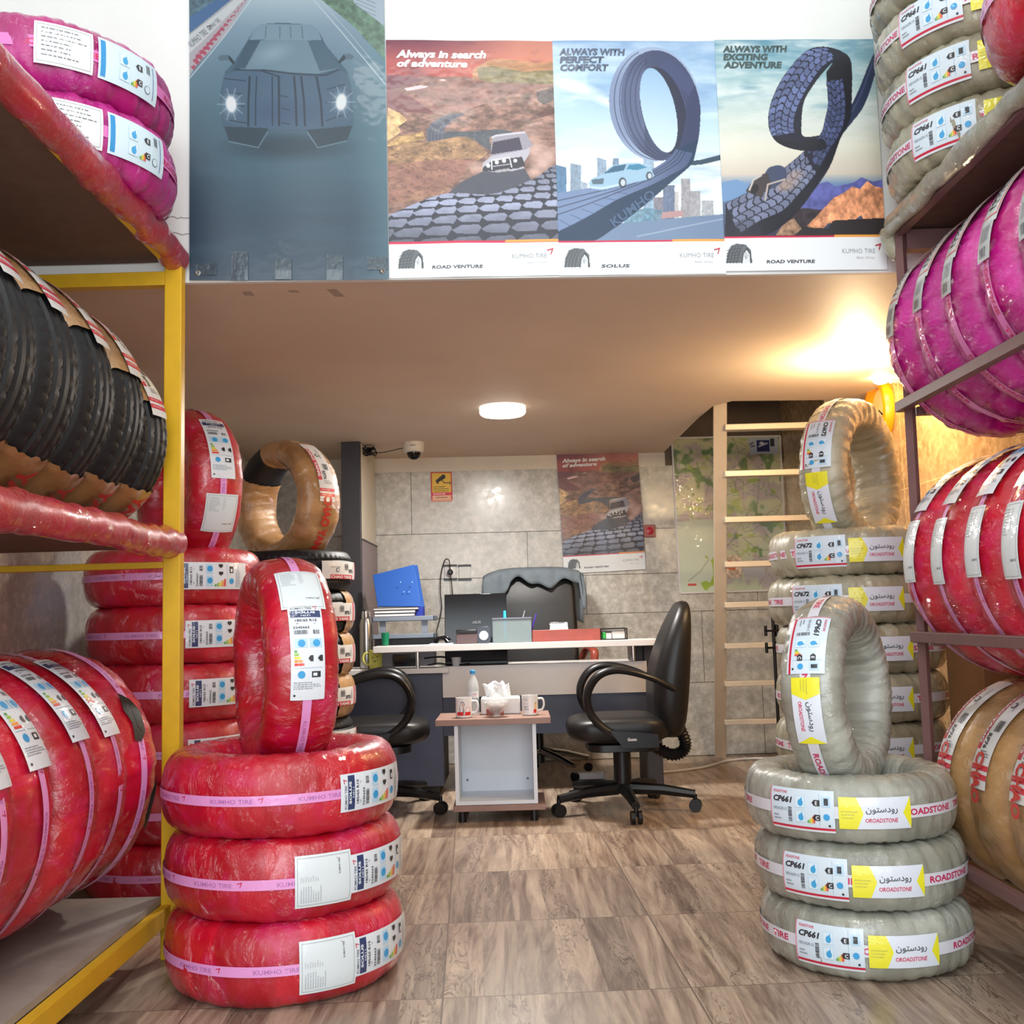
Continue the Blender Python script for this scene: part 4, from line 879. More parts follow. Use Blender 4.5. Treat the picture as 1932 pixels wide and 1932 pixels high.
    # car
    A.poly(sp2([(330, 1190), (360, 1150), (440, 1120), (500, 1060), (620, 1035), (720, 1035), (800, 1070), (822, 1110), (818, 1150), (640, 1195), (560, 1215), (440, 1240), (350, 1230)]), (150, 184, 206)); A.poly([(445, 1115), (520, 1058), (620, 1042), (600, 1090), (520, 1105)], (52, 96, 122)); A.poly([(620, 1080), (640, 1046), (720, 1042), (780, 1068), (700, 1090)], (60, 128, 160))
    A.poly([(350, 1160), (450, 1150), (440, 1195), (360, 1195)], (80, 104, 120)); A.line([(350, 1220), (440, 1226), (560, 1200)], 9, (206, 220, 228))
    for x, y, r in ((590, 1185, 38), (795, 1135, 32)): A.ell(x, y, r*.85, r*1.15, (40, 48, 60)); A.ell(x+3, y, r*.6, r*.85, (190, 200, 208))
    footer(A, k, 48, 1390, 1635, 1890, 'SOLUS'); k.image(A.a, 48, -1890, 1390, -75, 0)
    for i, (s, wd) in enumerate((('ALWAYS WITH', 540), ('PERFECT', 365), ('COMFORT', 395))): k.text(s, 100+3*i, -190-62*i, 50, (84, 96, 116), 1, width=wd, bold=.05, shear=.15)
    k.text('KUMHO', 500, -1530, 70, (66, 92, 122), 1, width=420, bold=.03, rot=.60); foot_text(k, 48, 1390, 1635, 'SOLUS')
def chunky(A, cl, cr, n, col, seed=5, gap=(30, 32, 48)):
    """blocky tread between two edge curves"""
    def P(c, t):
        f = t*(len(c)-1); i = min(int(f), len(c)-2); return lerp2(c[i], c[i+1], f-i)
    rr = random.Random(seed); lanes = (0, .24, .5, .76, 1)
    for i in range(n):
        for j in range(4):
            o = .5/n*(j % 2); t0, t1 = min(1, i/n+o), min(1, (i+.80)/n+o)
            if t1 <= t0: continue
            a, b = lanes[j]+.015, lanes[j+1]-.02; sl = .35/n*(1 if j < 2 else -1)
            q = lambda l, t: lerp2(P(cl, max(0, min(1, t))), P(cr, max(0, min(1, t))), l)
            k = rr.uniform(.85, 1.12); A.poly([q(a, t0+sl), q((a+b)/2, t0-sl*.2), q(b, t0), q(b, t1), q((a+b)/2, t1-sl*.3), q(a, t1+sl)], tuple(x*k for x in col))
def art_exciting(W, H, k):
    A = Art(28, 1362, 70, 1855, W, H, edges=(28, 124, 1258, 1358)); A.grad([(70, (92, 140, 160)), (300, (140, 178, 186)), (600, (186, 204, 200)), (900, (222, 220, 202)), (1120, (206, 196, 180)), (1200, (110, 140, 176)), (1600, (50, 50, 70))])
    n = A.noise(420, 110, 5, .6, 14); A.put((n-.42)*2.6*np.clip((1100-A.Y)/500, 0, 1), (232, 236, 232), .9); A.put((A.noise(300, 60, 4, .5, 20)-.55)*3*np.clip((800-A.Y)/300, 0, 1), (84, 134, 158), .6)
    A.poly([(90, 1180), (200, 1160), (300, 1200), (420, 1150), (600, 1230), (90, 1330)], (110, 146, 186)); A.poly([(700, 1250), (780, 1210), (900, 1180), (960, 1220), (1100, 1190), (1160, 1150), (1250, 1185), (1362, 1160), (1362, 1400), (700, 1500)], (92, 96, 160), 1, .35, 60, 90, 3)
    A.poly([(640, 1400), (720, 1380), (860, 1400), (800, 1600), (500, 1600), (560, 1500)], (54, 46, 52), 1, .4, 40, 40)
    A.poly([(740, 1520), (820, 1440), (940, 1310), (1020, 1270), (1090, 1220), (1150, 1240), (1205, 1178), (1260, 1220), (1362, 1240), (1362, 1500), (1180, 1500), (1160, 1440), (1080, 1490), (900, 1500), (860, 1550), (780, 1540)], (214, 146, 106), 1, .55, 46, 60, 11)
    A.put(A.pm([(940, 1480), (1362, 1460), (1362, 1600), (500, 1600), (640, 1460), (740, 1530), (900, 1540)]), (46, 42, 44)); A.poly([(500, 1590), (560, 1500), (640, 1460), (700, 1540), (640, 1590)], (150, 120, 96), 1, .5, 30, 30)
    # second strand behind
    A.poly(sp2([(1080, 600), (1150, 450), (1230, 250), (1268, 180), (1300, 200), (1260, 380), (1180, 600), (1060, 760), (1010, 820)]), (44, 54, 84)); A.line(sp2([(1090, 640), (1170, 480), (1250, 260)]), 6, (80, 92, 128))
    # ramp
    rl = sp2([(118, 1340), (280, 1260), (450, 1160), (580, 1060), (700, 960), (840, 820), (880, 700), (905, 560), (890, 400)]); rr_ = sp2([(220, 1580), (380, 1480), (560, 1400), (700, 1250), (800, 1130), (900, 960), (1010, 780), (1040, 600), (1020, 380)])
    side = sp2([(118, 1595), (420, 1590), (640, 1440), (800, 1240), (920, 1060), (1000, 850), (1075, 700), (1090, 500), (1085, 250), (1010, 170), (900, 210)])
    A.poly(side+rr_[::-1][:60]+rl[:1], (26, 28, 40)); A.poly(rl+rr_[::-1], (32, 34, 50))
    # loop left side
    ol = sp2([(1060, 200), (980, 150), (860, 128), (740, 160), (620, 280), (520, 430), (455, 600), (448, 760), (520, 880), (700, 940), (880, 930), (860, 830), (720, 830), (700, 740), (720, 560), (800, 420), (870, 330), (960, 230)], 6); A.poly(ol, (30, 33, 48))
    A.poly([(890, 330), (960, 230), (1060, 220), (1090, 300), (1085, 520), (1050, 640), (905, 560)], (24, 25, 34)); 
    cl = sp2([(900, 135), (740, 160), (620, 280), (520, 430), (455, 600), (448, 740), (470, 830)]); cr = sp2([(960, 215), (860, 290), (780, 400), (720, 500), (665, 620), (640, 730), (650, 800)])
    chunky(A, cl, cr, 15, (96, 108, 150)); chunky(A, rl[:34], rr_[:34], 13, (112, 120, 146), 6); chunky(A, rl[34:], rr_[34:], 13, (74, 84, 124), 7); A.poly([(150, 1500), (320, 1440), (420, 1590), (120, 1590)], (40, 42, 54), .35)
    A.put(A.pm(sp2([(470, 820), (560, 860), (700, 870), (860, 850), (880, 930), (700, 940), (540, 890)])), (24, 26, 36))
    # vehicle climbing, dust
    for x, y, rx in ((600, 1180, 120), (560, 1220, 90), (660, 1120, 80)): A.ell(x, y, rx, rx*.6, (186, 158, 140), .6, soft=.8)
    A.poly(sp2([(420, 1110), (450, 1070), (520, 1052), (570, 1070), (585, 1120), (560, 1170), (480, 1230), (440, 1200)]), (64, 74, 100)); A.poly([(270, 1250), (330, 1160), (400, 1120), (440, 1110), (470, 1210), (420, 1240), (400, 1300), (340, 1280)], (66, 58, 60)); A.line([(300, 1240), (330, 1165), (390, 1130)], 14, (196, 190, 184)); A.line([(420, 1320), (440, 1200), (570, 1160)], 12, (190, 176, 166)); A.ell(340, 1235, 30, 45, (30, 28, 32), 1, .4)
    footer(A, k, 28, 1362, 1600, 1855, 'ROAD VENTURE'); k.image(A.a, 28, -1855, 1362, -70, 0)
    for i, (s, wd) in enumerate((('ALWAYS WITH', 540), ('EXCITING', 375), ('ADVENTURE', 490))): k.text(s, 92, -168-63*i, 48, (66, 84, 84), 1, width=wd, bold=.05, shear=.15)
    foot_text(k, 28, 1362, 1600, 'ROAD VENTURE')
def art_banner(W, H, k):
    A = Art(68, 1412, -260, 1895, W, H); A.grad([(-260, (196, 212, 222)), (0, (176, 198, 210)), (200, (132, 160, 180)), (500, (96, 130, 150)), (800, (74, 112, 130)), (1200, (62, 98, 116)), (1500, (48, 76, 96)), (1700, (52, 78, 98)), (1895, (58, 80, 98))])
    A.put(np.clip((A.X-1150)/260, 0, 1)*np.clip((A.Y-100)/400, 0, 1)*.5, (92, 146, 160)); A.put(np.clip((420-A.X)/360, 0, 1)*np.clip((A.Y-600)/600, 0, 1)*.5, (40, 62, 84))
    A.put((A.noise(900, 130, 3, .5, 3)-.5)*1.6*np.clip((A.Y-1000)/300, 0, 1), (92, 128, 148), .6); A.put((A.noise(7, 7, 2, .6, 5)-.5)*1.0, (120, 150, 168), .25)
    # track sides
    A.poly([(68, 530), (68, 240), (440, -60), (700, -260), (560, -120), (250, 250)], (170, 176, 182)); A.poly([(68, 240), (68, -260), (500, -260), (440, -60)], (86, 116, 132), 1, .5, 26, 26); A.poly([(68, 235), (420, -40), (440, -60), (350, -60), (68, 130)], (70, 110, 158))
    A.poly([(68, 375), (68, 250), (430, -30), (520, -110), (430, 40)], (206, 212, 216)); A.poly([(68, 500), (68, 380), (300, 150), (520, -60), (330, 230)], (180, 176, 184))
    for i in range(15):
        for j in range(3):
            t = i/15; s_ = (1-t)**.9; x = 75+t*400+14*j*s_; y = 470-t*480-j*38*s_-(j % 2)*8; r = 20*s_+3; A.poly([(x, y), (x+r, y-r*.9), (x+r*1.7, y-.1*r), (x+r*.8, y+r*.8)], (176, 62, 92), .85)
    A.line([(68, 545), (330, 230), (560, -80)], 6, (210, 222, 228)); A.line([(900, -20), (1120, 240), (1412, 590)], 7, (196, 214, 222)); A.line([(930, -30), (1160, 230), (1412, 540)], 4, (180, 200, 210))
    A.poly([(920, -40), (1000, -200), (1412, -260), (1412, 420), (1180, 180)], (106, 140, 120), 1, .4, 40, 30, 8); A.poly([(1200, -260), (1412, -260), (1412, 190), (1200, 30)], (176, 194, 208))
    for i in range(12): A.line([(1205, -230+26*i), (1350, -190+28*i)], 4, (112, 134, 154))
    # car seen from the front and above, tread grooves over it
    A.ell(730, 1010, 520, 120, (30, 52, 68), .7, 0, .7)
    A.poly([(512, 215), (560, 180), (700, 168), (900, 180), (950, 210), (1010, 330), (1100, 440), (1150, 500), (1180, 650), (1186, 860), (1140, 970), (940, 1015), (870, 930), (600, 920), (535, 1015), (335, 970), (285, 860), (276, 640), (310, 500), (370, 440), (450, 320)], (66, 98, 120))
    A.poly([(512, 215), (560, 180), (900, 180), (950, 210), (975, 285), (480, 285)], (122, 152, 170)); A.poly([(470, 290), (975, 285), (1100, 480), (900, 530), (560, 490), (370, 485)], (112, 142, 160))
    A.poly([(880, 290), (975, 285), (1100, 480), (960, 500)], (70, 102, 124)); A.poly([(470, 290), (560, 288), (450, 480), (370, 485)], (56, 88, 110)); A.ell(640, 380, 170, 80, (160, 186, 200), .5, -.3, .8)
    A.poly(sp2([(300, 540), (380, 500), (560, 500), (900, 540), (1100, 500), (1165, 560), (1180, 700), (1160, 840), (960, 885), (730, 895), (470, 880), (310, 830), (285, 700)]), (74, 104, 130)); A.ell(720, 780, 330, 120, (58, 82, 116), .6, 0, .8)
    for x0, x1 in ((480, 470), (528, 520), (635, 635), (680, 680), (785, 795), (832, 850), (938, 965)): A.line([(x0, 540), (x1, 700), (x1+(x1-x0)*.3, 870)], 14 if x0 not in (528, 635) else 8, (28, 50, 68))
    for x in (596, 690, 762, 840): A.line([(x+(x-720)*.0, 195), (x+(x-720)*.05, 275)], 6, (76, 106, 126))
    for a, b in (((300, 545), (450, 565)), ((330, 640), (430, 655)), ((390, 730), (440, 738)), ((340, 830), (450, 850)), ((1010, 625), (1130, 590)), ((1000, 715), (1080, 690)), ((1000, 835), (1110, 800)), ((700, 755), (750, 768)), ((700, 855), (750, 862)), ((690, 670), (740, 680))): A.line([a, b], 7, (36, 58, 76))
    A.line([(370, 485), (560, 500), (680, 540)], 9, (34, 56, 72)); A.line([(570, 495), (760, 518), (1000, 528), (1090, 490)], 12, (38, 60, 78))
    A.poly([(258, 405), (280, 388), (325, 385), (335, 420), (280, 425)], (84, 112, 128)); A.poly([(330, 385), (350, 400), (378, 440), (365, 452), (335, 415)], (34, 52, 66)); A.poly([(1120, 385), (1170, 382), (1200, 400), (1180, 420), (1125, 420)], (84, 112, 128)); A.poly([(1128, 385), (1085, 440), (1100, 450), (1140, 415)], (34, 52, 66))
    A.poly([(300, 870), (600, 890), (600, 920), (535, 1015), (335, 970)], (40, 64, 80)); A.poly([(870, 900), (1180, 870), (1140, 970), (940, 1015)], (40, 64, 80)); A.line([(600, 915), (535, 1018), (335, 972)], 6, (120, 150, 165)); A.line([(870, 915), (940, 1018), (1140, 972)], 6, (120, 150, 165))
    for x, y, s_ in ((350, 720, -1), (1105, 710, 1)):
        A.ell(x, y, 75, 95, (180, 204, 216), .7, 0, .8)
        for t in range(10): a = t*.63; A.line([(x, y), (x+95*math.cos(a), y+110*math.sin(a))], 5, (214, 228, 236), .6)
        A.ell(x, y, 42, 66, (240, 246, 248), 1, s_*.15, .3)
    k.image(A.a, 68, -1895, 1412, 260, 0)
    k.text('KUMHO TIRE', 85, -335, 46, (130, 136, 146), 1, width=150, rot=.72); k.text('KUMHO TIRE', 210, -220, 34, (140, 146, 156), 1, width=100, rot=.72)
    arrow_mark(k, 185, -215, 34, (90, 70, 90), 1)
def on_front(u, v):
    X = 0
    for _ in range(6): p = spot(u, v, yf(X)); X = p.x
    return p.x, p.z
def darker(art, f):
    def g(W, H, k):
        art(W, H, k); k.c = [tuple(x*f for x in c) for c in k.c]
    return g
def hang(name, art, W, H, box, corners, label, plane=yf, off=.004, mat_=None, rip=.0015, seed=1, proj=None, group=None):
    k = Ink(); art(W, H, k); x0, x1, y0, y1 = box; C = [proj(*c) if proj else on_front(*c) for c in corners]
    def mp(x, y, ly):
        s_ = (x-x0)/(x1-x0); t = (y-y0)/(y1-y0)      # t 0 bottom, 1 top
        a = (C[3][0]+(C[2][0]-C[3][0])*s_, C[3][1]+(C[2][1]-C[3][1])*s_); b = (C[0][0]+(C[1][0]-C[0][0])*s_, C[0][1]+(C[1][1]-C[0][1])*s_)
        X = a[0]+(b[0]-a[0])*t; Z = a[1]+(b[1]-a[1])*t
        r = rip*(math.sin(7*s_+seed)*math.sin(5*t+2*seed)+.6*math.sin(13*s_+3*t+seed))
        return (X, plane(X)-off-ly*.0016-r, Z)
    o = k.build(name, mp, mat_ or M_poster); return tag(o, label, 'poster', group)
G = 'posters taped to the loft front'
hang('car_banner', darker(art_banner, .62), 300, 480, (68, 1412, -1895, 260), ((358.5, -70), (724, -70), (734.6, 529.5), (360, 531)), 'tall blue banner of a car with tyre-tread bodywork on the loft front', rip=.003, off=.010)
hang('tyre_poster', art_desert, 290, 400, (35, 1370, -1910, -70), ((728.5, 77), (1045, 79.5), (1055, 520), (735, 526)), 'brown desert poster with an off-road car on the loft front, next to the blue banner', off=.006, seed=2, rip=.002, group=G)
hang('tyre_poster', art_comfort, 290, 400, (48, 1390, -1890, -75), ((1041.7, 79), (1350, 79.5), (1369.5, 517.6), (1055.5, 521)), 'pale blue poster of a smooth tyre looped above a silver car', off=.007, seed=3, group=G)
hang('tyre_poster', art_exciting, 290, 400, (28, 1362, -1855, -70), ((1346.8, 78), (1646, 76.5), (1673, 510), (1369, 513)), 'poster of a chunky tyre looped over orange rocks, rightmost on the loft front', off=.009, seed=4, rip=.001, group=G)
def on_back(u, v):
    X = 0
    for _ in range(6): p = spot(u, v, yb(X)); X = p.x
    return p.x, p.z
hang('tyre_poster', darker(art_desert, .8), 180, 250, (35, 1370, -1910, -70), ((1050, 857), (1203, 849), (1218, 1074), (1064, 1083)), 'dark red desert poster on the tiled rear wall above the desk', plane=yb, off=.014, proj=on_back, seed=5, rip=.002)
# banner fixings: tape strips and eyelets
b = MB()
ban = [o for o in COL.objects if o.name == 'car_banner'][0]
def sq(u0, v0, u1, v1, off):
    P = [on_front(u, v) for u, v in ((u0, v0), (u1, v0), (u1, v1), (u0, v1))]; return [(x, yf(x)-off, z) for x, z in P]
T = NT('clear_tape'); T.set(Roughness=.08, Alpha=.55); T.b.inputs['Base Color'].default_value = (.06, .09, .11, 1); T.b.inputs['Coat Weight'].default_value = 1; T.bump(T.noise(T.coord(), 60, 3), .5, .01)
for (u0, v0, u1, v1) in ((439, 478, 470, 532), (521, 490, 552, 530), (618, 484, 648, 532), (372, 500, 412, 522), (694, 488, 733, 512)):
    b = MB(); P = sq(u0, v0, u1, v1, .0165); Q = [(x, y+.0012, z) for x, y, z in P]; b.add(P+Q, [(0, 1, 2, 3), (7, 6, 5, 4), (0, 4, 5, 1), (1, 5, 6, 2), (2, 6, 7, 3), (3, 7, 4, 0)]); b.build('tape_strip', T.m, ban)
for u, v in ((376, 518), (722, 514)):
    x, z = on_front(u, v); MB().lathe([(.009, 0), (.0095, .002), (.006, .004), (.003, .002), (.001, .001)], n=20, M=Matrix.Translation((x, yf(x)-.0135, z)) @ Matrix.Rotation(PI/2, 4, 'X')).build('eyelet', M_steel, ban)
# city map
def art_map(W, H, k):
    A = Art(0, 100, 0, 140, W, H); A.grad([(0, (188, 188, 152)), (140, (186, 196, 172))]); n = A.noise(22, 22, 4, .6, 2); A.put((n-.5)*2, (206, 204, 172)); A.put(((A.noise(16, 16, 3, .6, 9)-.55)*12), (168, 150, 168), .6)
    A.put((A.noise(11, 13, 3, .55, 4)-.62)*14*(A.Y < 110), (86, 124, 72), .75); A.put((A.noise(14, 10, 3, .55, 30)-.66)*14*(A.Y < 110), (150, 176, 80), .7)
    rr = random.Random(5)
    for i in range(46):
        x, y = rr.uniform(0, 100), rr.uniform(0, 108); a = rr.uniform(0, 6.28); pts = [(x, y)]
        for q in range(5): a += rr.uniform(-.6, .6); x += 8*math.cos(a); y += 8*math.sin(a); pts.append((x, y))
        A.line(pts, .5, (110, 112, 108) if i % 3 else (150, 130, 90), .8)
    for i in range(90): x, y = rr.uniform(2, 98), rr.uniform(2, 108); A.line([(x, y), (x+rr.uniform(1, 3), y)], .7, (90, 110, 90), .7)
    A.poly([(0, 76), (40, 74), (42, 140), (0, 140)], (192, 204, 184)); A.poly([(22, 138), (19, 132), (24, 130), (28, 132), (31, 126), (31, 118), (30, 112), (33, 108), (38, 110), (42, 116), (38, 122), (36, 128), (32, 134), (27, 136), (25, 139)], (146, 176, 64)); A.poly([(24, 109), (26, 107), (28, 111)], (146, 176, 64)); A.line([(8, 130), (20, 121), (28, 111)], .5, (120, 130, 110))
    A.poly([(7, 132.6), (15, 132.6), (15, 134.4), (7, 134.4)], (196, 66, 70)); A.poly([(42, 108), (58, 108), (58, 128), (42, 128)], (200, 180, 160), 1, .5, 3, 3); A.poly([(46, 112), (54, 114), (52, 122), (44, 120)], (190, 110, 80)); A.poly([(60, 114), (80, 114), (80, 128), (60, 128)], (176, 176, 180))
    A.poly([(70, 1), (98, 0), (98, 16), (72, 16)], (176, 188, 200)); A.poly([(78, 3), (90, 3), (90, 14), (78, 14)], (34, 42, 96)); A.poly([(91, 2), (95, 2), (95, 9), (91, 9)], (50, 60, 66)); A.ell(83, 6, 3, 2, (196, 206, 214)); A.line([(80, 9), (88, 6)], 1.2, (206, 214, 220)); A.line([(72, 7), (75, 5)], 1, (40, 44, 50)); A.line([(73, 9), (76, 8)], 1, (40, 44, 50))
    k.image(A.a, 0, -140, 100, 0, 0)
M_lam = print_mat('laminated_map', .22, .8, .9, 9)
mpo = hang('city_map', art_map, 150, 210, (0, 100, -140, 0), ((1268, 828), (1470, 824), (1484, 1112), (1284, 1118)), 'green and cream laminated city map on the rear wall behind the ladder', plane=yb, off=.010, proj=on_back, seed=2, rip=.002, mat_=M_lam); mpo['category'] = 'map'
b = MB(); cs = [on_back(*c) for c in ((1267, 827), (1471, 823), (1485, 1113), (1283, 1119))]; cs = [Vector((x, yb(x)-.006, z)) for x, z in cs]
for i in range(4): b.bar(cs[i], cs[(i+1) % 4], .012, .012)
b.build('frame', M_lamwhite, mpo)
# camera warning sign
def art_sign(W, H, k):
    A = Art(0, 42, 0, 62, W, H); A.grad([(0, (222, 182, 74)), (62, (222, 182, 74))]); A.put(((A.X < 2.2) | (A.X > 39.8) | (A.Y < 2.2)).astype(float), (190, 74, 50)); A.put((A.Y > 43).astype(float), (202, 60, 84)); A.put(((A.Y > 49) & (A.X > 2.2) & (A.X < 39.8)).astype(float), (226, 178, 146)); A.put((A.Y > 58.5).astype(float), (216, 150, 130))
    A.poly([(9, 18), (24, 5), (29, 7), (29, 13), (14, 22)], (44, 40, 38)); A.poly([(9, 20), (15, 21), (16, 25), (12, 24)], (56, 48, 40)); A.line([(22, 18), (27, 23), (38, 23)], 1.6, (50, 44, 38)); A.line([(38, 20), (38, 26)], 1.6, (50, 44, 38)); k.image(A.a, 0, -62, 42, 0, 0)
    k.fuzz(5, -29, 38, -42, 3, (70, 56, 36), 1, 4, 1.4); k.fuzz(4, -44, 38, -48, 1, (240, 210, 216), 1, 3, 2.2); k.fuzz(10, -51, 34, -56, 1, (120, 70, 60), 1, 6, 1.6)
o = hang('warning_sign', art_sign, 60, 90, (0, 42, -62, 0), ((812.5, 891), (852.5, 890.5), (854, 946), (814, 947)), 'small yellow and red camera warning sign on the rear wall tiles', plane=yb, off=.006, proj=on_back, rip=0, mat_=M_paper); o['category'] = 'sign'
# ------------------------------------------------------------------ desk
def zat(v, Y, u=970): return spot(u, v, Y).z
def xat(u, Y, v=1200): return spot(u, v, Y).x
r = root('office_desk', (0, 6.1, 0), 'grey and white reception desk with raised counter at the rear', 'desk')
YD = 5.90
zc = zat(1213, 5.78); MB().box(xat(703, 5.78), xat(1240, 5.78), 5.78, 5.99, zc-.036, zc).build('raised_counter', M_lamwhite, r, bevel=.003)
zt = zat(1262, 5.86, 760); xl, xr_ = xat(833, YD), xat(1218, YD)
MB().box(-1.12, xat(845, 5.86), 5.86, 6.33, zt-.03, zt).build('lower_top', M_lamwhite, r, bevel=.003)
MB().box(xat(845, 5.86), xr_, 6.02, 6.36, zt-.03, zt).build('worktop', M_lamwhite, r, bevel=.003)
z1 = zat(1253, YD, 1000); z2 = zat(1312, YD, 1000); MB().box(xl, xr_, YD, YD+.018, z2, z1).build('front_panel', M_lamwhite, r, bevel=.002)
z3 = zat(1385, YD, 1000); MB().box(xl, xr_, YD+.02, YD+.036, z3, z1-.01).build('modesty_panel', M_bluegrey, r)
MB().box(-1.10, xl-.002, YD, 6.33, .05, zt-.032).build('pedestal', M_bluegrey, r, bevel=.003)
MB().box(-1.06, xl-.03, YD+.04, 6.3, 0, .05).build('plinth', M_black, r)
MB().box(xr_-.01, xr_+.075, YD+.03, 6.36, 0, zc-.042).build('end_panel', M_dgrey, r, bevel=.003)
for u in (786, 1195): 
    x = xat(u, 5.86); MB().tube([(x, 5.90, zt if u < 900 else z1), (x, 5.90, zc-.036)], .012, 16).build('counter_support', M_chrome, r)
# things on the counter
def boxed(name, u0, v0, u1, v1, Y, dep, m, label, cat, z0=None, bevel=.004, group=None):
    a, b_ = spot(u0, v1, Y), spot(u1, v0, Y); z0 = zc if z0 is None else z0; h = abs(spot(u0, v0, Y).z-spot(u0, v1, Y).z)
    return tag(MB().box(a.x, b_.x, Y, Y+dep, z0, z0+h).build(name, m, bevel=bevel), label, cat, group)
boxed('wallet_box', 861, 1193, 900, 1213, 5.84, .09, mat('mauve_brown_leather', (92, 74, 76), .5), 'small mauve-brown box with a dark lid on the desk counter', 'box')
boxed('box_lid', 860, 1187, 900, 1193, 5.835, .1, M_black, '', 'lid')
lid = [o for o in COL.objects if o.name == 'box_lid'][0]; bx = [o for o in COL.objects if o.name == 'wallet_box'][0]
lid.parent = bx; lid.location = (0, 0, .062); lid.data.name = 'lid'; lid.name = 'lid'
for q in ('label', 'category'): del lid[q]
# desk clock
p = spot(913, 1212, 5.85)
r = root('desk_clock', (p.x, 5.85, zc), 'small dark desk clock with a silver dial beside the clear pen box', 'clock')
b = MB(); b.prism([(x+p.x, z+zc+.048) for x, z in rrect(.08, .094, .02)], 'y', 5.85, 5.89); b.build('case', mat('dark_chrome', (60, 62, 68), .25, .6), r, bevel=.004)
b = MB(); b.lathe([(.026, 0), (.026, .004), (.001, .004)], n=28, M=Matrix.Translation((p.x, 5.849, zc+.045)) @ Matrix.Rotation(PI/2, 4, 'X')); b.build('dial', mat('silver_dial', (196, 198, 204), .3, .3), r)
# pen box
xa, xb = xat(930, 5.84), xat(1003, 5.84); h = .135
r = root('pen_box', ((xa+xb)/2, 5.84, zc), 'clear grey plastic stationery box in the middle of the desk counter', 'box')
G_ = NT('smoky_plastic'); G_.set(Roughness=.15, Alpha=.62); G_.b.inputs['Base Color'].default_value = (*lin((120, 134, 134)), 1)
b = MB(); b.box(xa, xb, 5.84, 5.845, zc+.004, zc+h); b.build('front_wall', G_.m, r); b = MB(); b.box(xa, xa+.005, 5.846, 5.98, zc+.004, zc+h); b.box(xb-.005, xb, 5.846, 5.98, zc+.004, zc+h); b.box(xa, xb, 5.98, 5.985, zc, zc+h); b.box(xa, xb, 5.84, 5.985, zc, zc+.004); b.build('tray', G_.m, r)
b = MB(); b.tube([(xa, 5.84, zc+h), (xb, 5.84, zc+h), (xb, 5.985, zc+h), (xa, 5.985, zc+h)], .006, 8, closed=True); b.build('rim', mat('grey_plastic_rim', (96, 100, 112), .35), r)
def pen(u0, v0, Y, dx, lab, m, rad=.007, L=.13, cat='pen', z=None):
    p = spot(u0, v0, Y); a = Vector((p.x+dx, Y, (z if z is not None else zc+.008))); tag(MB().tube([a, a+(p-a)*.75, p], [rad, rad, rad*.8], 10).build('marker_pen' if cat == 'marker' else 'ballpoint_pen', m), lab, cat)
pen(952, 1152, 5.90, 0.0, 'light blue marker standing in the clear stationery box', mat('light_blue_plastic', (60, 180, 226), .35), .010, cat='marker')
pen(990, 1152, 5.93, -.05, 'silver pen leaning out of the clear stationery box', M_chrome, .005)
pen(1012, 1158, 5.94, -.05, 'violet-blue pen leaning right out of the stationery box', mat('violet_plastic', (70, 50, 150), .35), .005)
# red-brown tray
xa, xb = xat(1004, 5.86), xat(1133, 5.86)
r = root('wooden_tray', ((xa+xb)/2, 5.86, zc), 'long red-brown wooden tray on the desk counter', 'tray')
MB().box(xa, xb, 5.86, 5.87, zc, zc+.066).build('front_board', M_redwood, r, bevel=.002); b = MB(); b.box(xa, xb, 5.97, 5.98, zc, zc+.055); b.box(xa, xa+.01, 5.871, 5.969, zc, zc+.055); b.box(xb-.01, xb, 5.871, 5.969, zc, zc+.055); b.box(xa+.01, xb-.01, 5.871, 5.969, zc, zc+.006); b.build('tray_body', M_redwood, r)
x0 = xat(1038, 5.93); x1 = xat(1072, 5.93); b = MB(); b.box(x0, x1, 5.91, 5.96, zc+.0065, zc+.078); tag(b.build('card_stack', mat('white_card', (220, 216, 210), .5)), 'small stack of white cards standing in the wooden tray', 'cards')
b = MB(); b.tube([(x0, 5.955, zc+.079), (x0+.005, 5.965, zc+.105), (x1, 5.965, zc+.105)], .003, 8); b.box(x0, x1, 5.9605, 5.9635, zc+.0065, zc+.10); tag(b.build('card_holder', M_chrome), 'thin metal card holder behind the cards in the wooden tray', 'holder')
# tape dispenser-like glass box
xa, xb = xat(1134, 5.86), xat(1183, 5.86)
r = root('desk_organizer', ((xa+xb)/2, 5.86, zc), 'small black-rimmed box with green and white items at the right of the counter', 'organizer')
b = MB()
for z in (zc+.003, zc+.062): b.tube([(xa, 5.86, z), (xb, 5.86, z), (xb, 5.96, z), (xa, 5.96, z)], .0035, 8, closed=True)
for x in (xa, xb):
    for y in (5.86, 5.96): b.tube([(x, y, zc), (x, y, zc+.064)], .0035, 8)
b.build('frame', M_black, r); MB().box(xa+.03, xa+.06, 5.868, 5.9, zc+.004, zc+.038).build('paper_block', M_lamwhite, r); MB().box(xa+.065, xb-.012, 5.868, 5.9, zc+.004, zc+.046).build('paper_block', M_lamwhite, r)
MB().lathe([(.016, 0), (.019, .02), (.012, .036), (.002, .04)], (xa+.018, 5.885, zc+.004), 16).build('green_lump', mat('green_plastic', (40, 160, 70), .4), r)
MB().box(xa+.004, xb-.004, 5.93, 5.95, zc+.004, zc+.05).build('back_block', M_dgrey, r)
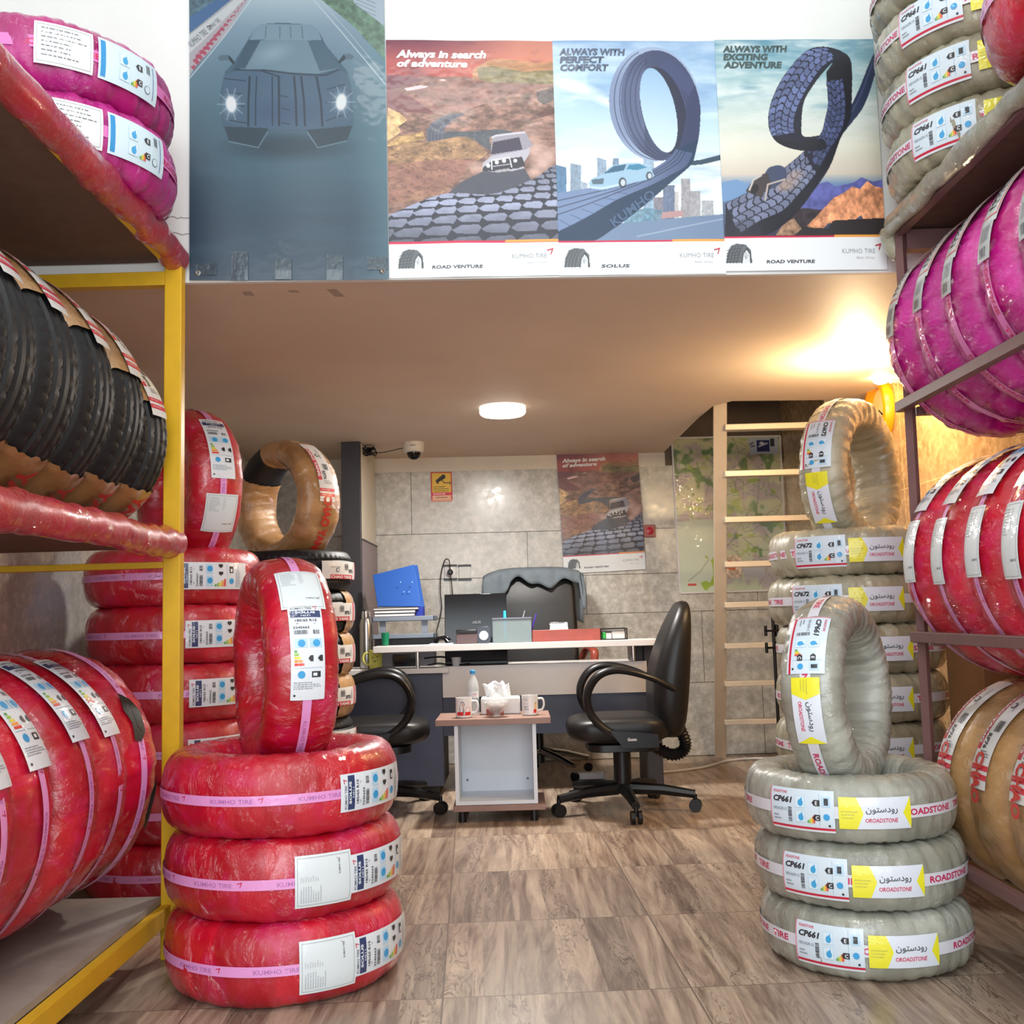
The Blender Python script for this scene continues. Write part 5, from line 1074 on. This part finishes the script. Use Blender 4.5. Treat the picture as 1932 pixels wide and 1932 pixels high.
# papers on counter
for (u0, u1, v, y, n) in ((805, 862, 1210, 5.82, 'sheet'), (938, 1003, 1208, 5.785, 'tray_base')):
    pass
b = MB(); xa = xat(810, 5.85); b.box(xa, xa+.13, 5.84, 5.98, zc+.0005, zc+.006); tag(b.build('paper_pad', mat('paper', (206, 206, 208), .6)), 'white paper pad lying on the counter left of the mauve box', 'paper')
b = MB(); xa = xat(832, 5.9)
b.tube(spline([(xa-.035, 5.92, zc+.012), (xa-.02, 5.93, zc+.03), (xa+.02, 5.93, zc+.034), (xa+.045, 5.92, zc+.014)], 6), [.014]*19, 12, sq=(1.6, .8)); tag(b.build('sunglasses_case', M_blackgloss), 'black curved glasses case lying on the paper pad', 'case')
# laptop
Y = 6.05; A_, B_, C_ = spot(835, 1122, Y+.03), spot(950, 1116, Y+.03), spot(955, 1213, Y-.02); D_ = spot(845, 1215, Y-.02)
r = root('laptop', ((A_.x+B_.x)/2, Y, zt), 'open black laptop seen from behind on the desk', 'laptop')
def slab4(b, P, t):
    n = (P[1]-P[0]).cross(P[3]-P[0]).normalized()*t; b.add(list(P)+[p+n for p in P], [(0, 1, 2, 3), (7, 6, 5, 4), (0, 4, 5, 1), (1, 5, 6, 2), (2, 6, 7, 3), (3, 7, 4, 0)]); return b
xa, xb = xat(839, Y), xat(957, Y); zz = zt+.026
lid4 = [Vector((xa, Y+.05, zat(1120, Y, 890))), Vector((xb, Y+.05, zat(1120, Y, 890))), Vector((xb, Y-.02, zz)), Vector((xa, Y-.02, zz))]
slab4(MB(), lid4, .012).build('lid', M_blackgloss, r, bevel=.003)
MB().box(xa, xb, Y+.0, Y+.26, zz-.022, zz-.002).build('base', M_black, r, bevel=.003)
k = Ink(); k.text('ASUS', 0, 0, .016, (120, 122, 128), 0, width=.05, bold=.01)
u_ = (lid4[1]-lid4[0]).normalized(); v_ = (lid4[0]-lid4[3]).normalized(); c0 = (lid4[0]+lid4[2])/2; nn = Vector((0, -1, 0)); 
def mlog(x, y, l): q = c0+u_*(x-.02)+v_*(y+.02)-Vector((0, .010, 0)); return (q.x-r.location.x, q.y-r.location.y, q.z-r.location.z)
lo_ = k.build('maker_logo', mlog, M_paper, r); lo_.location = (0, -.003, 0)
# desk trays with books, binder
Yt = 6.08; xa, xb = xat(702, Yt), xat(820, Yt)
r = root('letter_tray', ((xa+xb)/2, Yt, zt), 'two-tier grey letter tray on the left of the desk', 'tray')
zz1, zz2 = zat(1163, Yt, 760), zat(1196, Yt, 760)
M_gp = mat('slate_grey_plastic', (112, 122, 136), .4)
for nm, z in (('upper_tray', zz1), ('lower_tray', zz2)):
    b = MB(); b.prism([(xa, Yt), (xb, Yt), (xb, Yt+.25), (xa, Yt+.25)], 'z', z-.028, z-.022); b.box(xa, xb, Yt, Yt+.008, z-.028, z); b.box(xa, xa+.008, Yt, Yt+.25, z-.028, z); b.box(xb-.008, xb, Yt, Yt+.25, z-.028, z); b.build(nm, M_gp, r, bevel=.002)
for x in (xa+.06, xb-.06): MB().box(x-.018, x+.018, Yt+.02, Yt+.03, zz2, zz1-.028).build('spacer', M_gp, r)
b = MB(); b.box(xa+.01, xb-.01, Yt+.03, Yt+.24, zt, zz2-.03); b.build('paper_stack', M_dgrey, r)
zb = zz1+.001
for i, (u0, u1, h, c) in enumerate(((706, 783, .018, (222, 222, 222)), (706, 784, .018, (226, 226, 224)), (704, 790, .016, (190, 188, 186)))):
    q = root('ledger_book', (0, Yt, zb), ['bottom', 'middle', 'top'][i]+' book of the stack on the grey letter tray', 'book', 'books on the letter tray')
    x0, x1 = xat(u0, Yt), xat(u1, Yt); q.location.x = (x0+x1)/2
    MB().box(x0+.003, x1-.003, Yt+.012, Yt+.19, zb+.0025, zb+h-.0025).build('pages', mat('page_edges', c, .6), q); b = MB(); b.box(x0, x1, Yt+.01, Yt+.195, zb, zb+.0025); b.box(x0, x1, Yt+.01, Yt+.195, zb+h-.0025, zb+h); b.build('covers', M_black if i < 2 else M_dgrey, q); zb += h+.0008
P = [spot(u, v, Yt+.13) for u, v in ((702, 1090), (781, 1070), (797, 1150), (715, 1150))]; dz = zb-P[2].z; P = [p+Vector((0, .03 if i < 2 else -.06, max(0, dz)+.001)) for i, p in enumerate(P)]
r = root('blue_binder', P[3], 'blue ring binder leaning on the rear wall side above the books', 'binder'); bm_ = mat('blue_board', (26, 78, 156), .5)
slab4(MB(), P, .010).build('cover', bm_, r, bevel=.002); P2 = [p+Vector((.012, .07, 0)) for p in P]; slab4(MB(), P2, .006).build('rear_cover', bm_, r)
b = MB()
for u, v in ((757, 1104), (763, 1122), (773, 1122), (779, 1104)):
    f = spot(u, v, Yt+.12); b.lathe([(.0035, 0), (.0035, .003), (.001, .003)], n=10, M=Matrix.Translation((f.x, f.y-.028+.0, f.z+max(0, dz))) @ Matrix.Rotation(PI/2, 4, 'X'))
b.build('rivets', mat('pale_rivets', (150, 200, 236), .3), r)
b = MB(); b.box(xat(786, Yt+.1), xat(800, Yt+.1), Yt+.06, Yt+.19, zz1+.001, zz1+.055); tag(b.build('folder_spine', mat('deep_blue_board', (30, 50, 150), .5)), 'small deep blue folder at the right end of the letter tray', 'folder')
# steel flask, green cup, yellow mug, white gadget
p = spot(690, 1215, 5.98)
r = root('steel_flask', (p.x, 6.0, zt), 'tall brushed steel vacuum flask by the pillar', 'flask'); H_ = zat(1168, 6.0, 690)-zt
MB().lathe([(.036, 0), (.038, .01), (.038, H_*.9), (.030, H_)], (p.x, 6.0, zt), 28).build('body', M_steel, r); MB().lathe([(.024, H_), (.026, H_+.01), (.024, H_+.045), (.01, H_+.052)], (p.x, 6.0, zt), 24).build('cap', M_chrome, r)
p = spot(708, 1256, 5.93)
r = root('yellow_mug', (p.x, 5.95, zt), 'pale yellow mug with a printed face at the left end of the desk', 'mug'); ym = mat('pale_yellow_glaze', (206, 200, 96), .3)
MB().lathe([(.034, 0), (.038, .006), (.038, .108), (.034, .108), (.034, .012), (.001, .012)], (p.x, 5.95, zt), 28, caps=False).build('body', ym, r)
b = MB(); b.tube(spline([(p.x-.036, 5.95, zt+.092), (p.x-.062, 5.95, zt+.088), (p.x-.072, 5.95, zt+.06), (p.x-.058, 5.95, zt+.032), (p.x-.036, 5.95, zt+.026)], 6), .006, 10); b.build('handle', ym, r)
k = Ink(); k.disc(-.012, .006, .0035, (40, 40, 30)); k.disc(.014, .012, .0035, (40, 40, 30)); k.poly([(-.02, -.012), (0, -.02), (.02, -.01), (0, -.013)], (50, 48, 30))
k.build('printed_face', lambda x, y, l: (x, -.0385*math.cos(x/.0385)-.0004, y+.06), M_paper, r)
for (u, v, Y_, rad, hh, m, nm, lb, ct) in ((727, 1215, 5.93, .024, .075, 'g', 'green_cup', 'small translucent green cup by the letter tray', 'cup'), (861, 1245, 6.0, .028, .05, 'w', 'paper_cup', 'white cup under the raised counter', 'cup')):
    p = spot(u, v, Y_); zz0 = zc if m == 'g' else zt
    if m == 'g': gg = NT('green_clear'); gg.set(Roughness=.1, Alpha=.75); gg.b.inputs['Base Color'].default_value = (*lin((20, 120, 84)), 1); mm_ = gg.m
    else: mm_ = M_lamwhite
    tag(MB().lathe([(rad*.8, 0), (rad, hh), (rad*.92, hh), (rad*.75, .006), (.001, .006)], (p.x, Y_, zz0), 24, caps=False).build(nm, mm_), lb, ct)
boxed('dark_device', 742, 1238, 786, 1262, 6.1, .12, M_blackgloss, 'black device on the lower desk top under the counter', 'device', z0=zt)
b = MB(); a = spot(800, 1245, 6.0); rr = random.Random(3)
b.tube(spline([(a.x, 6.0, zt+.05), (a.x+.1, 6.02, zt+.055), (a.x+.16, 6.0, zt+.04), (a.x+.2, 5.99, zt+.012), (a.x+.22, 6.0, zt+.01), (a.x+.3, 6.1, zt+.008)], 8), .0055, 8); b.tube(spline([(a.x+.02, 6.03, zt+.01), (a.x+.08, 6.0, zt+.02), (a.x+.14, 6.05, zt+.01), (a.x+.2, 6.03, zt+.02)], 8), .004, 8)
tag(b.build('desk_cables', M_black), 'black cables curling under the raised counter', 'cable')
boxed('grey_folder', 880, 1216, 903, 1262, 6.08, .02, mat('slate_cloth', (92, 104, 120), .7), 'slate blue papers standing under the counter', 'folder', z0=zt)
boxed('brown_case', 1192, 1216, 1232, 1256, 6.0, .2, mat('dark_brown_case', (66, 58, 54), .5), 'dark brown case under the right end of the counter', 'case', z0=zt)
# ------------------------------------------------------------------ boss chair with jacket
Yb_ = 6.66; cx = xat(1010, Yb_)
r = root('executive_chair', (cx, Yb_, 0), 'high-backed black office chair behind the desk', 'chair')
zt_, zb_ = zat(1086, Yb_), zat(1262, Yb_)
rings = []
for t in np.linspace(0, 1, 9):
    z = zb_-.15+(zt_-zb_+.15)*t; wd = .58*(1-.06*t)*(1 if t < .9 else .93); yc = Yb_+.06+.10*t
    rings.append([(cx+x, yc+y, z) for x, y in rrect(wd, .10 if t < .95 else .05, .035 if t < .95 else .02)])
b = MB(); b.loft(rings); b.build('backrest', M_leather, r)
b = MB(); b.prism([(cx+x, Yb_-.2+y) for x, y in rrect(.52, .5, .1)], 'z', .42, .53); b.build('seat', M_leather, r, bevel=.03)
for s_, u0, u1 in ((-1, 915, 962), (1, 1090, 1140)):
    xx = cx+s_*.30; zz = zat(1226, Yb_, 1010)
    b = MB(); b.tube(spline([(xx, Yb_+.05, zz-.06), (xx+s_*.03, Yb_-.02, zz), (xx+s_*.05, Yb_-.2, zz), (xx+s_*.06, Yb_-.255, zz-.03), (xx+s_*.04, Yb_-.25, zz-.16)], 6), .021, 10, sq=(1.2, .8)); b.build('armrest', M_redwood, r)
MB().tube([(cx, Yb_-.15, .08), (cx, Yb_-.15, .42)], [.035, .025], 16).build('column', M_black, r)
for i in range(5):
    a = 2*PI*i/5+.35; dx, dy = math.cos(a), math.sin(a); c0_ = Vector((cx, Yb_-.15, 0))
    e = c0_+Vector((dx*.33, dy*.33, .07)); lg = MB().tube([c0_+Vector((dx*.03, dy*.03, .15)), c0_+Vector((dx*.18, dy*.18, .125)), e+Vector((0, 0, .02))], [.025, .021, .015], 12).build('base_arm', M_chrome, r)
    b = MB(); b.tube([e+Vector((dy*.012, -dx*.012, -.043)), e+Vector((-dy*.012, dx*.012, -.043))], .027, 18); cs_ = b.build('caster', M_black, r)
# jacket draped over the back (follows the backrest top)
rr = random.Random(6); nx, ns = 36, 22; hw = .335
Pj = []
for i in range(nx+1):
    t = i/nx*2-1; row = []
    lf = .075+.03*math.sin(i*.33+.5)+.014*math.sin(i*.8+1)+(.10*max(0, (-t-.45)/.55)**.5 if t < -.45 else 0)+(.16 if t > .93 else 0)     # front overhang
    L_ = lf+.12+.34
    for j in range(ns+1):
        q = j/ns*L_; fold = .008*math.sin(i*.9+j*.25)+.005*math.sin(i*1.9)
        top = zt_+.028-.05*abs(t)**4; w_ = .072
        if q < lf: y, z = Yb_+.075-fold-.012, top-(lf-q)
        elif q < lf+.16: a = (q-lf)/.16*PI; y, z = Yb_+.16-.085*math.cos(a), top+.028*math.sin(a)
        else: y, z = Yb_+.245+fold, top-(q-lf-.16)
        row.append((cx+t*hw*(1+.02*math.sin(j*.5)), y, z))
    Pj.append(row)
b = MB(); b.grid(Pj)
tag(b.build('jacket', mat('slate_grey_cloth', (106, 116, 124), .85, var=.12, vs=10, bump=.3, bs=60), solid=.006), 'slate grey jacket draped over the back of the executive chair', 'jacket')
# ------------------------------------------------------------------ visitor chairs
def visitor_chair(cx, cy, ang, label, seed=0):
    r = root('office_chair', (cx, cy, 0), label, 'chair', 'visitor office chairs before the desk'); r['_local'] = 1; r.rotation_euler = (0, 0, ang)
    # local: +x forward
    def ring(xf, xb, z, w, n=6): 
        xm, d = (xf+xb)/2, abs(xf-xb); return [(xm+a, b2, z) for a, b2 in rrect(d, w, d*.48, n)]
    lv = ((-.200, -.29, .355, .16), (-.165, -.31, .40, .34), (-.150, -.325, .50, .43), (-.150, -.335, .60, .45), (-.155, -.345, .69, .45), (-.20, -.354, .82, .43), (-.255, -.36, .94, .38), (-.295, -.362, 1.01, .30), (-.318, -.355, 1.05, .18))
    MB().loft([ring(*q) for q in lv]).build('backrest', M_leather, r, ang=80, sub=1)
    lv = ((.20, -.18, .345, .36), (.265, -.225, .37, .45), (.285, -.235, .41, .475), (.275, -.23, .455, .47), (.235, -.21, .478, .43), (.12, -.12, .485, .26))
    MB().loft([[(xm, yy, z) for xm, yy in [((a+b2)/2+p[0], p[1]) for p in rrect(abs(a-b2), w, .13, 7)]] for a, b2, z, w in lv]).build('seat', M_leather, r, ang=80, sub=1)
    b = MB(); b.prism([(x, y) for x, y in rrect(.36, .36, .08)], 'z', .31, .348); b.build('seat_pan', M_black, r, bevel=.01)
    for s_ in (-1, 1):
        y = .262*s_
        pts = spline([(-.245, y*.9, .615), (-.12, y, .68), (.03, y, .717), (.13, y, .69), (.185, y, .60), (.165, y, .50), (.08, y, .42), (-.04, y*.98, .372), (-.15, y*.95, .36)], 7)
        n = len(pts); b = MB(); b.tube(pts, [.018+.010*math.sin(PI*i/(n-1)) for i in range(n)], 12, sq=(1.3, .75)); a_ = b.build('armrest', M_black, r)
        b = MB(); b.prism([(-.15, .345), (.02, .345), (.085, .43), (-.15, .405)], 'y', y*.96, y+s_*.036); b.build('arm_bracket', M_black, a_)
        k = Ink(); k.text('Gesto', 0, 0, .014, (210, 210, 212), 0, width=.045, bold=.03)
        if s_ == (1 if ang > 1 else -1): k.build('side_print', (lambda x, yy, l, s_=s_, y=y: ((-.07 if s_ < 0 else .0)+(x if s_ < 0 else -x), y+s_*.0375, .380+yy)), M_paper, a_)
    pts = spline([(-.30, 0, .40), (-.325, 0, .33), (-.31, 0, .285), (-.25, 0, .27), (-.17, 0, .31)], 10); n = len(pts)
    b = MB(); b.tube(pts, [.026 if i % 2 else .020 for i in range(n)], 14, sq=(1.3, 1)); b.build('bellows', M_black, r, smooth=True, ang=25)
    b = MB(); b.tube([(0, 0, .09), (0, 0, .11), (0, 0, .112), (0, 0, .31)], [.055, .05, .045, .045], 20); b.build('column', M_black, r)
    for i in range(5):
        a = 2*PI*i/5+seed; dx, dy = math.cos(a), math.sin(a); e = Vector((dx*.36, dy*.36, .085))
        b = MB(); b.tube([(dx*.03, dy*.03, .11), (dx*.2, dy*.2, .105), e], [.032, .027, .021], 8, sq=(1, 1)); l_ = b.build('base_arm', M_black, r)
        b = MB()
        for q in (-1, 1): b.tube([(e.x+dy*.008*q, e.y-dx*.008*q, .031), (e.x+dy*.026*q, e.y-dx*.026*q, .031)], .031, 18)
        b.tube([(e.x, e.y, .085), (e.x, e.y, .035)], .010, 10); b.build('caster', M_black, l_)
    if '_local' in r: del r['_local']
    return r
visitor_chair(xat(1165, 5.32), 5.32, PI, 'black office chair with loop armrests facing left, in front of the desk', seed=PI/2+.06)
visitor_chair(xat(708, 5.47), 5.47, .10, 'black office chair facing right, half hidden behind the front left tyre stack', seed=-.45)
# ------------------------------------------------------------------ small table
Yt = 5.08; xa, xb = xat(818, Yt), xat(1034, Yt); zt2 = zat(1356, Yt, 930)
r = root('side_table', ((xa+xb)/2, Yt+.2, 0), 'small wood-topped table with an open white cube below', 'table')
MB().box(xa, xb, Yt, Yt+.36, zt2-.03, zt2).build('tabletop', M_walnut, r, bevel=.002)
xc, xd = xat(853, Yt+.02), xat(1006, Yt+.02); zlo = zat(1518, Yt+.02, 930); wt = .018
MB().box(xat(848, Yt+.01), xat(1020, Yt+.01), Yt+.01, Yt+.34, zlo-.030, zlo-.002).build('base_board', M_walnut, r, bevel=.002)
M_wl = mat('white_melamine', (214, 220, 226), .4)
MB().box(xc, xc+wt, Yt+.02, Yt+.33, zlo, zt2-.032).build('side_panel', M_wl, r); MB().box(xd-wt, xd, Yt+.02, Yt+.33, zlo, zt2-.032).build('side_panel', M_wl, r)
MB().box(xc+wt, xd-wt, Yt+.02, Yt+.33, zlo, zlo+wt).build('bottom_panel', M_wl, r); MB().box(xc+wt, xd-wt, Yt+.315, Yt+.33, zlo+wt, zt2-.032).build('rear_panel', M_wl, r)
for x in (xc+.045, xd-.045): MB().lathe([(.006, 0), (.006, .003), (.001, .004)], n=14, M=Matrix.Translation((x, Yt+.315, zlo+.075)) @ Matrix.Rotation(PI/2, 4, 'X')).build('screw_cap', M_gp, r)
for x in (xc+.03, xd-.02):
    for y in (Yt+.05, Yt+.30): MB().lathe([(.02, 0), (.018, zlo-.031)], (x, y, 0), 16).build('foot', M_black, r)
zz = zt2+.0005
def mug(u, v, Y, label, art, hs):
    x = xat(u, Y); r = root('printed_mug', (x, Y, zz), label, 'mug', 'white printed mugs on the small table')
    MB().lathe([(.036, 0), (.041, .004), (.041, .098), (.037, .098), (.037, .01), (.001, .01)], (x, Y, zz), 32, caps=False).build('body', mat('white_glaze', (226, 226, 226), .2), r)
    b = MB(); b.tube(spline([(x+hs*.04, Y, zz+.08), (x+hs*.064, Y, zz+.078), (x+hs*.07, Y, zz+.05), (x+hs*.06, Y, zz+.026), (x+hs*.04, Y, zz+.022)], 6), .0055, 10); b.build('handle', mat('white_glaze2', (226, 226, 226), .2), r)
    k = Ink(); art(k); k.build('print', lambda a, b2, l: (.0414*math.sin(a/.0414), -(.0414+l*.0003)*math.cos(a/.0414), b2), M_paper, r)
def art_m1(k):
    k.rect(-.035, .012, .04, .03, (206, 36, 40), 0, .006); k.poly([(.005, .02), (.012, .05), (.024, .056), (.036, .05), (.036, .02)], (214, 50, 50), 1)
    k.poly([(-.018, .014), (-.022, .05), (-.012, .078), (0, .08), (.008, .066), (.002, .05), (0, .014)], (96, 74, 72), 1); k.disc(-.002, .062, .008, (206, 178, 166), 2); k.poly([(0, .014), (.004, .046), (.010, .03), (.006, .014)], (190, 186, 184), 2)
def art_m2(k):
    k.fuzz(-.03, .085, -.005, .07, 2, (120, 120, 126), 0, 3, .002); k.fuzz(-.032, .06, .0, .055, 1, (150, 150, 156), 0, 3, .002); k.fuzz(-.034, .048, .0, .026, 3, (50, 50, 54), 0, 7, .0026)
    k.rect(.018, .012, .036, .03, (206, 44, 44), 0, .006); k.rect(.022, .03, .036, .055, (226, 190, 140), 0, .006); k.disc(.03, .06, .005, (190, 150, 90), 1)
mug(872, 1345, Yt+.10, 'white mug with a red and grey printed figure, left on the small table', art_m1, 1)
mug(996, 1338, Yt+.14, 'white mug with black lettering, right on the small table', art_m2, 1)
# bottle
x = xat(890, Yt+.24); r = root('water_bottle', (x, Yt+.24, zz), 'clear water bottle with a blue cap on the small table', 'bottle')
wb = NT('clear_bottle'); wb.set(Roughness=.06, Alpha=.45); wb.b.inputs['Base Color'].default_value = (.72, .78, .8, 1)
MB().lathe([(.028, 0), (.031, .008), (.031, .05), (.029, .06), (.031, .07), (.031, .13), (.026, .165), (.013, .195), (.012, .205)], (x, Yt+.24, zz), 28).build('body', wb.m, r)
MB().lathe([(.014, .205), (.0145, .222), (.012, .225)], (x, Yt+.24, zz), 20).build('cap', mat('blue_cap', (60, 150, 214), .4), r)
k = Ink(); k.rect(-.034, .085, .034, .12, (214, 220, 226), 0, .008); k.fuzz(0, .11, .03, .096, 1, (214, 90, 110), 1, 3, .005); k.build('sleeve', lambda a, b2, l: (.0316*math.sin(a/.0316), -(.0316+l*.0003)*math.cos(a/.0316), b2), M_paper, r)
# tissue box
xa, xb = xat(904, Yt+.2), xat(978, Yt+.2); r = root('tissue_box', ((xa+xb)/2, Yt+.2, zz), 'white tissue box with a tissue pulled up, on the small table', 'tissue box')
MB().box(xa, xb, Yt+.2, Yt+.31, zz, zz+.085).build('box', mat('white_card2', (216, 218, 218), .5), r, bevel=.008)
rr = random.Random(9); xm = (xa+xb)/2; Pt = []
for i in range(13):
    t = i/12*2-1; Pt.append([(xm-.01+t*(.062+.02*j/6)*(1-.35*j/6*(t > .3)), Yt+.25+.012*math.sin(i*1.1+j*.6), zz+.083+j*.011+.006*math.sin(i*1.7)*(j/6)+(.012 if abs(t) < .6 else 0)*(j/6)) for j in range(7)])
MB().grid(Pt).build('tissue', mat('tissue_paper', (232, 234, 236), .8), r, solid=.002)
# glass sugar bowl
x, Y = xat(933, Yt+.1), Yt+.09; r = root('glass_bowl', (x, Y, zz), 'cut-glass lidded sugar bowl in the middle of the small table', 'bowl')
def fluted(prof, n=36, f=9, amp=.06):
    b = MB(); vs = []; fs = []
    for (q, z) in prof:
        for k in range(n): a = 2*PI*k/n; rr_ = q*(1+amp*math.cos(f*a)); vs.append((x+rr_*math.cos(a), Y+rr_*math.sin(a), zz+z))
    for i in range(len(prof)-1):
        for k in range(n): fs.append((i*n+k, i*n+(k+1) % n, (i+1)*n+(k+1) % n, (i+1)*n+k))
    b.add(vs, fs); return b
gl = NT('cut_glass'); gl.set(Roughness=.04, Alpha=.5, Metallic=.3); gl.b.inputs['Base Color'].default_value = (.8, .84, .85, 1); gl.b.inputs['Coat Weight'].default_value = 1
fluted([(.018, 0), (.022, .003), (.014, .012), (.03, .025), (.05, .05), (.062, .07), (.058, .072), (.046, .052), (.02, .03), (.001, .026)]).build('bowl', gl.m, r, ang=60)
fluted([(.062, .074), (.052, .084), (.03, .105), (.012, .118), (.007, .122), (.006, .13), (.012, .136), (.012, .146), (.002, .152)]).build('lid', gl.m, r, ang=60)
MB().lathe([(.01, .03), (.03, .04), (.045, .058), (.035, .064), (.001, .068)], (x, Y, zz), 20).build('sugar', mat('white_sugar', (226, 224, 220), .8), r)
boxed('saucer_block', 918, 1338, 950, 1350, Yt+.16, .03, M_redwood, 'small red-brown block behind the glass bowl', 'block', z0=zz, bevel=.002)
# ------------------------------------------------------------------ rear wall items
def wallp(u, v, off=0):
    x, z = on_back(u, v); return Vector((x, yb(x)-off, z))
for i, (u, lab) in enumerate(((850, 'left wall socket with a plug in it, behind the laptop'), (877, 'right wall socket cover, next to the one with a plug'))):
    p = wallp(u, 1080); r = root('wall_socket', p, lab, 'socket', 'wall sockets on the rear wall')
    MB().box(p.x-.042, p.x+.042, p.y-.012, p.y, p.z-.045, p.z+.045).build('plate', mat('grey_white_plastic', (196, 196, 192), .4), r, bevel=.004)
    for dz in (-.047, .047): MB().box(p.x-.046, p.x+.046, p.y-.016, p.y, p.z+dz-.007, p.z+dz+.007).build('clip', M_dgrey, r)
    if not i:
        MB().lathe([(.034, 0), (.034, .006), (.026, .008), (.001, .004)], n=24, M=Matrix.Translation((p.x, p.y-.012, p.z)) @ Matrix.Rotation(PI/2, 4, 'X')).build('outlet', M_lamwhite, r)
p = wallp(850, 1080, .02); b = MB(); b.lathe([(.02, 0), (.02, .025), (.012, .035)], n=18, M=Matrix.Translation((p.x, p.y, p.z)) @ Matrix.Rotation(PI/2, 4, 'X'))
b.tube(spline([p+Vector((0, -.03, -.01)), p+Vector((.01, -.03, -.1)), p+Vector((.015, -.05, -.2)), p+Vector((.01, -.08, -.36))], 6), .0035, 8)
q = [wallp(u, v, .05) for u, v in ((850, 1075), (848, 1058), (840, 1058), (833, 1085), (832, 1120), (834, 1150), (829, 1190), (826, 1205))]; q[-1].y -= .4; q[-2].y -= .2; b.tube(spline(q, 6), .0035, 8)
tag(b.build('power_cable', M_black), 'black power plug and cable hanging from the left wall socket', 'cable')
p = wallp(1225, 1002); r = root('alarm_button', p, 'small red alarm button box on the wall right of the desert poster', 'button')
MB().box(p.x-.04, p.x+.04, p.y-.022, p.y, p.z-.043, p.z+.043).build('housing', mat('faded_red_plastic', (160, 84, 74), .4), r, bevel=.004); MB().lathe([(.025, 0), (.025, .008), (.008, .012), (.001, .012)], n=24, M=Matrix.Translation((p.x, p.y-.022, p.z)) @ Matrix.Rotation(PI/2, 4, 'X')).build('button', mat('deep_red_plastic', (170, 20, 44), .25), r)
# dome camera
p = spotz(781, 853, ZC); c = (p.x, 6.45, ZC); c = (spot(781, 868, 6.45).x, 6.45, ZC); r = root('dome_camera', c, 'white dome security camera under the loft ceiling', 'camera')
MB().lathe([(.066, 0), (.068, -.03), (.066, -.048), (.06, -.062), (.046, -.066)], c, 36).build('housing', mat('ivory_plastic', (220, 212, 196), .35), r)
MB().lathe([(.045, -.060), (.044, -.075), (.036, -.095), (.02, -.108), (.001, -.112)], c, 32).build('dome', M_blackgloss, r)
MB().box(c[0]-.017, c[0]+.017, c[1]-.070, c[1]-.064, ZC-.030, ZC-.026).build('badge', M_dgrey, r)
b = MB(); b.tube(spline([(-.93, 6.55, ZC-.03), (-.85, 6.6, ZC-.035), (-.78, 6.55, ZC-.034), (c[0]-.06, 6.46, ZC-.03)], 6), .003, 6); tag(b.build('camera_cable', M_black), 'thin black cable running from the pillar to the dome camera', 'cable')
# ------------------------------------------------------------------ ladder
B0 = Vector((xat(1358, 7.1, 1420), 7.08, 0)); T0 = Vector((spotz(1368, 757, ZC).x, 5.50, ZC+.25)); wl_ = .60
r = root('ladder', B0, 'cream metal ladder leading up through the loft hatch', 'ladder')
dr = (T0-B0)
for s_ in (0, 1):
    o_ = Vector((wl_*s_+(.02 if s_ else 0), 0, 0)); MB().bar(B0+o_, T0+o_, .075, .03).build('side_rail', M_alu, r, bevel=.003)
for i, v in enumerate((1362, 1290, 1219, 1142, 1066, 982, 896, 809)):
    t = (i+1)*.1125+.0; lo_t, hi_t = 0, 1
    for _ in range(30):       # height of each tread from where it stands on the leaning rail
        m_ = (lo_t+hi_t)/2; P_ = B0+dr*m_
        q_ = CM.transposed() @ (P_-Vector((0, 0, EYE))); vv = 966-1932*q_.y/-q_.z
        if vv > v: lo_t = m_
        else: hi_t = m_
    P_ = B0+dr*m_; MB().box(P_.x+.02, P_.x+wl_+.02, P_.y-.05, P_.y+.02, P_.z-.017, P_.z+.017).build('tread', M_alu, r, bevel=.003)
# dark stand with clamps behind the grey tyres
p = spot(1455, 1110, 6.0); r = root('metal_stand', (p.x, 6.0, 0), 'thin black metal stand with clamps beside the ladder', 'stand')
MB().tube([(p.x, 6.0, .02), (p.x, 6.0, p.z)], .010, 10).build('pole', M_black, r)
for v in (1190, 1222):
    z = zat(v, 6.0, 1455); b = MB(); b.box(p.x-.05, p.x+.03, 5.98, 6.02, z-.006, z+.006); b.tube([(p.x-.045, 6, z-.03), (p.x-.045, 6, z+.03)], .009, 10); b.tube([(p.x+.02, 6, z-.035), (p.x+.02, 6, z+.035)], .011, 10); b.build('clamp', M_blackgloss, r)
b = MB()
for a in (0, 2.1, 4.2): b.tube([(p.x, 6.0, .12), (p.x+.2*math.cos(a), 6+.2*math.sin(a), .01)], .008, 8)
b.build('tripod_foot', M_black, r)
# white cable on the floor
pts = [spotz(u, v, .008) for u, v in ((1247, 1457), (1290, 1453), (1335, 1446), (1370, 1436), (1420, 1431), (1470, 1432))]
b = MB(); b.tube(spline(pts, 6), .008, 8); tag(b.build('floor_cable', M_lamwhite), 'white cable lying on the floor from the desk to the ladder', 'cable')
# cardboard behind the pipe rack
b = MB(); x = 1.62; b.box(x, x+.15, 3.6, 3.9, 0, .86); tag(b.build('cardboard_box', mat('cardboard', (150, 112, 74), .8, var=.1), bevel=.004), 'brown cardboard carton by the right wall behind the pipe rack', 'carton')
# things under the desk
boxed('power_strip', 1080, 1440, 1140, 1452, 6.3, .06, M_lamwhite, 'white power strip on the floor under the desk', 'power strip', z0=.001)
